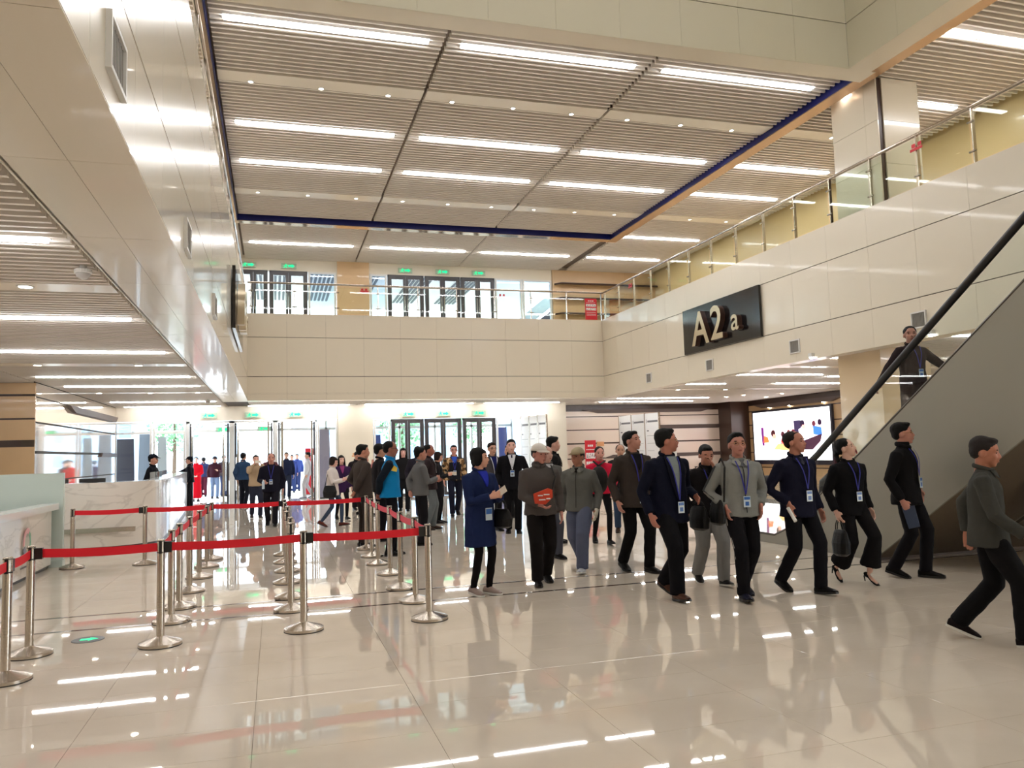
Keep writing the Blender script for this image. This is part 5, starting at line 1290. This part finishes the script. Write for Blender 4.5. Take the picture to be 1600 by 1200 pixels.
# man in dark blue zip jacket with badge
c = person(5.16, 7.02, -84, 1.675, 'balding man in dark navy jacket with pale badge on blue lanyard', 'jacket', (24, 24, 42), (20, 19, 24), 'receding', HAIRBR, (176, 118, 94), stride=0.50, arms=('down', 'pocket'),
           head=(26, 4), lanyard='blue', badge_z=1.08, shirt=(60, 60, 72), vneck=0.08, collar='flap', fat=1.12, hem=0.80)
held(c, 'rolled_paper', c['wr'][-1] + Vector((0.05, -0.02, -0.10)), [('sheet', MB().tube([(-0.04, 0, 0.05), (0.06, 0, -0.08)], 0.018, WHITEP, 10))], 'small rolled white paper in the hand of the balding man in navy', 'paper')
# grey hoodie man
c = person(4.48, 7.02, -98, 1.665, 'man in light grey zip jacket with striped sleeves, both hands in pockets', 'jacket', (134, 135, 132), (20, 18, 22), 'full', HAIRB, (182, 124, 104), stride=-0.48, arms=('pocket', 'pocket'),
           head=(-8, 6), lanyard='blue', badge_z=1.06, collar='flap', stripe=(200, 196, 190), hem=0.84, zipl=(50, 50, 52), glasses='gold', shoe=(22, 22, 40), shirt=(96, 98, 104), vneck=0.07)
for s in (1, -1):
    for k in (-1, 1):
        o_ = Vector((0.012 * k, 0.066 * s, 0.02))
        MB().tube([c['sh'][s] + o_, c['sh'][s].lerp(c['el'][s], 0.5) + o_ * 0.93, c['el'][s] + o_ * 0.86, c['el'][s].lerp(c['wr'][s], 0.6) + o_ * 0.74], 0.007, cloth((70, 72, 74)), 6).build('sleeve_stripe', c['jo'])
held(c, 'shoulder_bag', Vector((-0.02, -0.24, 1.0)), [('bag_body', tote(0.30, 0.26, 0.10, handle=0.0)[0][1]), ('strap', MB().tube([(0.13, 0.02, -0.02), (0.14, 0.03, 0.18), (0.12, 0.05, 0.33), (0.02, 0.06, 0.42), (-0.10, 0.05, 0.30), (-0.12, 0.02, -0.02)], 0.011, LEATHER, 6, rb=0.005))],
     'black bag slung on the shoulder of the man in light grey jacket', 'bag')
# man touching his nose
c = person(4.60, 7.85, -98, 1.56, 'young man in black jacket and light grey trousers pressing a hand to his nose', 'jacket', (26, 23, 25), (138, 136, 134), 'short', HAIRB, (184, 126, 100), stride=0.50, arms=('face', 'down'),
           head=(-4, -14), hem=0.82, sole=True, shoe=(34, 30, 30), lanyard='blue', badge_z=1.0, loose=1.15, collar='flap')
held(c, 'messenger_bag', Vector((0.12, 0.24, 0.98)), [('bag_body', tote(0.26, 0.20, 0.10, handle=0.0)[0][1]), ('flap', MB().box(-0.10, 0.10, 0.052, 0.06, -0.12, 0.0, LEATHER)), ('strap', MB().tube([(0.0, 0.0, 0.0), (0.02, -0.16, 0.24), (-0.04, -0.34, 0.44), (-0.16, -0.36, 0.42), (-0.26, -0.2, 0.2), (-0.14, 0.0, 0.0)], 0.012, LEATHER, 6, rb=0.004))],
     'dark grey messenger bag hanging at the hip of the young man touching his nose', 'bag')
# big man in navy blazer
c = person(3.86, 7.35, -80, 1.735, 'big man in dark navy blazer and gold glasses looking away, brown shoes', 'blazer', (17, 19, 36), (17, 16, 20), 'full', HAIRB, (172, 112, 90), stride=-0.55, arms=('bent', 'down'),
           head=(62, 4), shirt=(128, 136, 138), vneck=0.42, lanyard='blue', badge_z=0.98, glasses='gold', shoe=(84, 56, 44), fat=1.25, hem=0.76, loose=1.12)
held(c, 'document_bag', c['wr'][1] + Vector((-0.02, 0.05, -0.05)), tote(0.28, 0.24, 0.09, handle=0.05), 'black document bag at the hip of the big man in navy blazer', 'bag')
# man in brown-grey suit jacket
c = person(4.28, 9.05, -84, 1.755, 'tall man in dark brown suit jacket with mouth slightly open', 'blazer', (62, 54, 50), (18, 17, 18), 'short', HAIRB, (184, 130, 108), stride=0.42, arms=('pocket', 'down'),
           head=(28, 8), shirt=(24, 22, 30), vneck=0.20, lanyard='blue', badge_z=0.95, hem=0.78, fat=1.1)
# old man in beige cap with white gloves
c = person(3.69, 9.40, -132, 1.575, 'old man in beige cap, grey zip jacket and white gloves, blue-grey trousers', 'jacket', (100, 100, 96), (92, 98, 120), 'crop', HAIRG, (166, 112, 86), stride=0.62, arms=('down', 'down'),
           head=(-14, 0), cap=((176, 162, 134), (150, 128, 96)), zipl=(60, 60, 60), collar='flap', hem=0.83, shoe=(186, 188, 194), sole=True, loose=1.25, shirt=(24, 22, 24), vneck=0.06)
GL_ = cloth((214, 208, 196))
for s in (1, -1):
    w = c['wr'][s]; d_ = (w - c['el'][s]).normalized()
    g = MB().tube([w - d_ * 0.02, w + d_ * 0.05, w + d_ * 0.10], [0.034, 0.046, 0.044], GL_, 10, rb=[0.03, 0.026, 0.022], ref=(1, 0, 0))
    for q_ in range(4):
        g.tube([w + d_ * 0.09 + Vector((0.033 - 0.021 * q_, 0, 0)), w + d_ * 0.14 + Vector((0.036 - 0.022 * q_, -0.008 * s, 0)), w + d_ * 0.165 + Vector((0.034 - 0.021 * q_, -0.025 * s, 0))], [0.012, 0.011, 0.009], GL_, 6)
    g.build('glove', c['root'], smooth=True)
# man in white cap with orange bag
c = person(2.93, 8.72, -96, 1.615, 'man in white cap and dark grey sweater with an orange-red pouch', 'jacket', (84, 78, 76), (24, 20, 20), 'crop', HAIRG, (188, 128, 110), stride=-0.36, arms=('down', 'belly'),
           head=(24, -4), cap=((222, 214, 206), (206, 196, 188)), hem=0.84, collar='high', shoe=(26, 24, 24), loose=1.1)
h = c['tbvh'].ray_cast(Vector((1, 0.03, 1.0)), Vector((-1, 0, 0))); bx = (h[0].x if h[0] else 0.12) + 0.05
held(c, 'waist_bag', Vector((bx, 0.0, 1.06)), [('bag_body', MB().prism([(0, -0.11, -0.085), (0, 0.02, -0.10), (0, 0.11, -0.02), (0, 0.11, 0.07), (0, 0.06, 0.09), (0, -0.12, 0.03)], (0.04, 0, 0), mat('orange_bag', srgb(214, 66, 36), 0.5))),
     ('print', MB().box(0.041, 0.043, -0.07, -0.01, 0.0, 0.014, WHITEP).box(0.041, 0.043, 0.0, 0.07, 0.01, 0.024, WHITEP).box(0.041, 0.043, -0.06, 0.02, -0.05, -0.035, WHITEP).box(0.041, 0.043, 0.03, 0.08, -0.04, -0.025, WHITEP)),
     ('strap', MB().tube([(0.0, 0.11, 0.06), (-0.04, 0.17, 0.22), (-0.17, 0.15, 0.36)], 0.010, BLACKP, 6))], 'orange-red printed pouch worn across the front of the man in white cap', 'bag')
# woman in blue coat
c = person(2.12, 8.36, -62, 1.575, 'woman in long dark blue coat and grey sneakers with short black hair, back half turned', 'coat', (28, 40, 78), (18, 14, 16), 'bob', HAIRB, (206, 152, 124), stride=0.10, arms=('phone', 'phone'),
           head=(34, 0), hem=0.56, skirt='legging', shoe=(150, 132, 124), sole=True, shirt=(40, 52, 170), vneck=0.18, collar=True)
c['hem'] = 0
held(c, 'smartphone', (c['wr'][1] + c['wr'][-1]) * 0.5 + Vector((0.11, 0, 0.06)), phone_mb(), 'pale smartphone in the hands of the woman in the blue coat', 'phone', rot=Euler((0, -0.5, 0)))
held(c, 'handbag', c['wr'][1].lerp(c['el'][1], 0.45) + Vector((0.0, 0.03, -0.03)), tote(0.32, 0.22, 0.13, handle=0.10), 'black handbag hanging from the arm of the woman in the blue coat', 'bag')
h = c['tbvh'].ray_cast(Vector((1, 0.0, 0.92)), Vector((-1, 0, 0))); bx = (h[0].x if h[0] else 0.13)
bo = MB().box(bx + 0.014, bx + 0.018, -0.05, 0.05, 0.86, 1.0, BADGE).build('badge', c['root']); MB().box(bx + 0.0182, bx + 0.0192, -0.046, 0.046, 0.93, 0.99, BADGEB).build('badge_print', bo)
# partly framed person at the right edge
c = person(8.55, 7.0, -20, 1.66, 'person cut by the photo edge beside the escalator, dark coat and shoulder bag', 'jacket', (26, 24, 26), (30, 28, 32), 'short', HAIRB, stride=0.3, arms=('down', 'down'), lod=2, shoe=(60, 66, 72), sole=True)
held(c, 'shoulder_bag', Vector((-0.10, -0.30, 1.0)), [('bag_body', tote(0.34, 0.28, 0.14, m=mat('maroon_bag', srgb(44, 14, 20), 0.45), handle=0.0)[0][1]), ('strap', MB().tube([(-0.12, 0.0, 0), (-0.06, 0.08, 0.40), (0.12, 0.0, 0)], 0.010, LEATHER, 6))], 'dark maroon shoulder bag at the photo edge in front of the escalator', 'bag')

# ---- second line
c = person(5.04, 11.9, -100, 1.585, 'woman in bright red-pink jacket wearing a black backpack on her front', 'jacket', (206, 34, 66), (20, 18, 20), 'tail', HAIRBR, (206, 144, 124), stride=0.40, arms=('pocket', 'down'), lod=2, skirt='legging', hem=0.88, fat=0.92)
held(c, 'backpack', Vector((0.17, -0.06, 1.12)), [('bag_body', MB().ell((0, 0, -0.02), (0.08, 0.16, 0.24), LEATHER, 16, 12)), ('strap', MB().tube([(-0.01, -0.10, 0.14), (-0.02, 0.06, 0.26), (-0.09, 0.14, 0.30)], 0.018, LEATHER, 6).tube([(-0.01, 0.12, 0.10), (-0.02, -0.02, 0.24), (-0.09, -0.07, 0.30)], 0.018, LEATHER, 6))], 'black backpack worn in front by the woman in the red-pink jacket', 'backpack')
c = person(6.0, 13.2, -110, 1.61, 'man with jeans half hidden behind the tall man in brown suit jacket', 'jacket', (34, 30, 32), (52, 70, 96), 'crop', HAIRB, stride=0.3, lod=2, shoe=(60, 44, 38))
c = person(3.72, 10.7, -80, 1.60, 'man with thinning hair in grey jacket behind the two capped men', 'jacket', (92, 90, 88), (70, 72, 82), 'receding', HAIRB, (196, 150, 130), stride=0.25, lod=2, shirt=(190, 190, 196), vneck=0.06)
c = person(4.42, 12.4, -10, 1.74, 'young man in black suit in profile behind the man in white cap', 'blazer', (26, 24, 26), (30, 28, 30), 'full', HAIRB, (206, 158, 134), stride=0.0, lod=2, shirt=(30, 28, 32), arms=('fwd', 'down'))
c = person(4.27, 14.3, -104, 1.75, 'young man in black suit, white shirt and dark tie with white badge', 'blazer', (18, 17, 22), (17, 16, 19), 'full', HAIRB, (220, 168, 146), stride=0.10, lod=2, shirt=(226, 226, 232), tie=(28, 30, 66), vneck=0.26, lanyard='white', badge_z=1.14, arms=('pocket', 'down'))
c = person(4.05, 14.9, -80, 1.70, 'man in grey suit jacket with white badge behind the woman in blue coat', 'blazer', (78, 74, 78), (26, 24, 30), 'full', HAIRBR, (212, 160, 130), stride=0.0, lod=2, shirt=(30, 34, 90), glasses='dark', vneck=0.3, lanyard='white', badge_z=1.0)
c = person(5.2, 17.6, 200, 1.66, 'black-haired person mostly hidden behind the man in black suit and tie', 'jacket', (24, 24, 28), (22, 22, 24), 'short', HAIRB, lod=3)
c = person(4.2, 19.0, -96, 1.76, 'man in camouflage sleeved jacket with blue shirt and glasses walking in', 'jacket', (58, 48, 34), (22, 24, 40), 'short', HAIRB, (210, 146, 124), stride=-0.5, lod=2, camo=True, shirt=(48, 84, 186), vneck=0.16, lanyard='blue', badge_z=1.10, glasses='dark')
c['drape']([(1.30 - k * 0.08, -0.13, 0.13) for k in range(7)], cloth((28, 28, 36)), 'dark_front', c['jo'], off=0.010, cols=8)
c = person(1.69, 12.2, -8, 1.735, 'man in bright blue vest over dark sleeves holding hands behind his back', 'vest', (18, 128, 190), (16, 15, 20), 'crop', HAIRB, (150, 98, 78), stride=0.0, lod=1, sleeve=(22, 30, 40), arms=('back', 'back'), glasses='dark', fat=1.2, hem=0.86)
MB().prism([(0.02, -0.197, 1.26), (0.10, -0.175, 1.24), (0.11, -0.15, 1.30), (0.05, -0.185, 1.34)], (0, -0.012, 0), mat('yellow_patch', srgb(230, 196, 70), 0.6)).build('shoulder_patch', c['jo'])
c = person(1.42, 13.6, 20, 1.715, 'man in dark brown jacket with back turned next to the blue vest', 'jacket', (68, 60, 56), (44, 36, 32), 'short', HAIRB, (196, 134, 106), stride=0.0, lod=2, head=(-16, 0), fat=1.15, hem=0.78, arms=('pocket', 'back'))
c = person(1.80, 14.3, 10, 1.72, 'dark haired man hidden behind the man in blue vest', 'jacket', (24, 22, 26), (22, 22, 26), 'full', HAIRB, lod=3)
c = person(2.35, 13.3, 5, 1.64, 'person in mid grey jacket standing beyond the blue vest', 'jacket', (104, 104, 104), (26, 24, 28), 'short', HAIRB, (180, 124, 100), stride=0.0, lod=2, arms=('back', 'phone'))
c = person(3.3, 21.2, -96, 1.72, 'long haired woman in black behind the grey jacket', 'jacket', (30, 28, 30), (26, 26, 30), 'long', HAIRB, (226, 170, 150), stride=0.3, lod=3, sole=True)
c = person(3.35, 19.2, -80, 1.76, 'man in dark jacket and jeans striding behind the man with pale jeans', 'jacket', (38, 34, 44), (56, 60, 86), 'short', HAIRG, (196, 150, 136), stride=-0.5, lod=2, arms=('hold', 'down'))
c = person(2.98, 15.85, -16, 1.725, 'heavy man in brown-black blazer and faded grey jeans in profile', 'blazer', (48, 38, 40), (104, 110, 112), 'crop', HAIRB, (158, 98, 76), stride=0.12, lod=2, fat=1.25, shirt=(222, 220, 226), vneck=0.3, hem=0.80, arms=('bent', 'bent'), shoe=(62, 44, 36))
c = person(3.42, 17.2, -20, 1.565, 'woman in black reading a phone behind the heavy man', 'coat', (26, 24, 28), (18, 18, 20), 'bob', HAIRBR, (216, 156, 126), stride=0.05, lod=2, head=(0, -14), arms=('phone', 'phone'), skirt='legging')
held(c, 'smartphone', (c['wr'][1] + c['wr'][-1]) * 0.5 + Vector((0.12, 0, 0.04)), phone_mb(), 'white smartphone held out by the woman in black behind the heavy man', 'phone')
c = person(1.21, 17.9, -22, 1.56, 'woman in white coat, jeans and brown shoes looking at her phone', 'coat', (222, 212, 206), (62, 74, 96), 'bob', HAIRBR, (220, 168, 146), stride=0.45, lod=2, head=(0, -16), arms=('phone', 'phone'), hem=0.76, skirt='legging', shoe=(96, 48, 40))
held(c, 'smartphone', (c['wr'][1] + c['wr'][-1]) * 0.5 + Vector((0.12, 0, 0.06)), phone_mb(), 'white smartphone of the woman in the white coat', 'phone', rot=Euler((0, -0.5, 0)))
held(c, 'shoulder_bag', Vector((0.02, -0.25, 0.98)), [('bag_body', tote(0.34, 0.30, 0.14, handle=0.0)[0][1]), ('strap', MB().tube([(-0.12, 0.0, -0.02), (-0.04, 0.06, 0.38), (0.12, 0.0, -0.02)], 0.011, LEATHER, 6))], 'black hobo bag on the side of the woman in the white coat', 'bag')
c = person(1.55, 19.7, -80, 1.58, 'long haired woman with purple scarf beside the woman in white coat', 'coat', (52, 30, 66), (20, 18, 22), 'long', HAIRB, (222, 172, 148), stride=0.4, lod=2, hem=0.72, skirt='legging', shirt=(140, 60, 110), vneck=0.2)
c = person(2.25, 23.1, -70, 1.65, 'man in black reading by the cream pier, bag in hand', 'jacket', (30, 27, 30), (24, 22, 26), 'short', HAIRB, (200, 142, 116), stride=0.0, lod=3, head=(0, -20), arms=('phone', 'down'))
c = person(2.19, 20.5, 0, 1.57, 'woman in pink top lifting her hands beside the brown jacket', 'jacket', (206, 146, 148), (70, 56, 52), 'long', HAIRB, (216, 156, 132), stride=0.3, lod=3, arms=('camera', 'phone'), skirt='legging')
# ---- group in front of the left doors
c = person(-0.08, 18.9, -92, 1.68, 'stout man in dark navy suit with pale badge walking towards the belts', 'blazer', (24, 22, 34), (24, 22, 30), 'crop', HAIRB, (186, 130, 108), stride=0.45, lod=2, fat=1.25, lanyard='blue', badge_z=1.10, arms=('down', 'hold'), shirt=(30, 28, 40), vneck=0.1)
held(c, 'water_bottle', c['wr'][-1] + Vector((0.08, 0.0, -0.05)), [('bottle_body', MB().lathe([(0.03, -0.10), (0.032, 0.05), (0.012, 0.09)], mat('bottle_plastic', srgb(200, 215, 225), 0.1), n=12)), ('bottle_cap', MB().lathe([(0.013, 0.09), (0.013, 0.105)], WHITEP, n=12))], 'clear plastic bottle in the hand of the stout man in navy', 'bottle')
c = person(-0.47, 21.6, -80, 1.65, 'man in beige jacket and jeans raising a phone to his face', 'jacket', (176, 152, 124), (42, 44, 58), 'short', HAIRG, (206, 152, 128), stride=0.3, lod=3, arms=('camera', 'camera'), shoe=(60, 50, 50), sole=True)
held(c, 'smartphone', (c['wr'][1] + c['wr'][-1]) * 0.5 + Vector((0.10, 0, 0.06)), phone_mb(), 'phone held up by the man in beige jacket', 'phone', rot=Euler((0, 0, PI / 2)))
c = person(-0.96, 26.6, 60, 1.74, 'man in blue denim jacket seen from behind near the doors', 'jacket', (40, 62, 92), (22, 24, 34), 'short', HAIRB, lod=3, stride=0.1)
for (x, y, a, H_, lab, tc, pc, kw) in [
    (-0.15, 27.4, -90, 1.70, 'man in checked dark shirt just behind the stout man in navy', (90, 54, 58), (30, 30, 36), {}),
    (0.42, 31.2, -90, 1.78, 'man in dark blue blazer coming through the open doors', (28, 34, 58), (36, 40, 56), dict(stride=0.4)),
    (1.20, 31.0, 180, 1.75, 'man in pale grey outfit with a dark strap across his chest, outside', (186, 180, 178), (186, 180, 180), dict(stride=0.3, shoe=(170, 170, 176))),
    (0.72, 36.5, -90, 1.66, 'distant visitor in blue outside the doors, nearer the dark blazer', (52, 66, 128), (52, 66, 110), {}),
    (0.98, 38.0, -90, 1.70, 'distant visitor in blue outside the doors, nearer the pale grey outfit', (60, 76, 140), (50, 60, 100), {}),
    (-2.30, 33.8, -80, 1.68, 'man in maroon jacket, cap and light jeans outside the open doors', (56, 26, 36), (110, 130, 160), dict(cap=((50, 40, 44), (40, 34, 36)), stride=0.2, arms=('phone', 'down'))),
    (-2.05, 35.4, -60, 1.72, 'visitor in dark clothes beyond the man in maroon jacket', (70, 60, 64), (60, 66, 90), {}),
    (-2.90, 36.0, 100, 1.66, 'visitor in navy and burgundy outside by the door edge', (50, 54, 90), (80, 30, 44), {}),
    (-1.35, 30.6, 90, 1.72, 'man in dark clothes standing between the open door leaves', (40, 40, 46), (60, 56, 56), {})]:
    c = person(x, y, a, H_, lab, 'jacket', tc, pc, 'short', HAIRB, lod=3, **kw)
c = person(-2.62, 27.4, 175, 1.66, 'guard in black uniform and cap reaching over the counter end', 'jacket', (16, 16, 22), (16, 16, 20), 'crop', HAIRB, (180, 130, 108), lod=2, arms=('down', 'reach'), cap=((16, 16, 22), (16, 16, 22)), stride=0.05)
c = person(-2.74, 20.2, -10, 1.70, 'guard in black uniform and cap standing behind the marble counter', 'jacket', (18, 20, 26), (18, 18, 22), 'crop', HAIRB, (196, 140, 112), lod=2, arms=('down', 'down'), cap=((20, 24, 34), (20, 24, 34)))
c = person(-2.86, 32.2, -90, 1.66, 'hostess in long red dress outside the open doors', 'dress', (214, 16, 36), (214, 16, 36), 'bun', HAIRBR, (230, 190, 170), lod=3, skirt='dress', hem=0.12, arms=('belly', 'belly'))
# woman on the escalator
yE = 8.35; zE = 1.405
c = person(8.02, yE, -94, 1.60, 'woman in dark coat and skirt riding up the escalator behind the glass, holding the handrail', 'coat', (44, 34, 36), (34, 26, 28), 'bun', HAIRB, (178, 130, 106), stride=0.0, lod=1, arms=('rail', 'railback'), head=(-30, 0), hem=0.50, skirt='legging', lanyard='blue', badge_z=1.08, z0=zE)
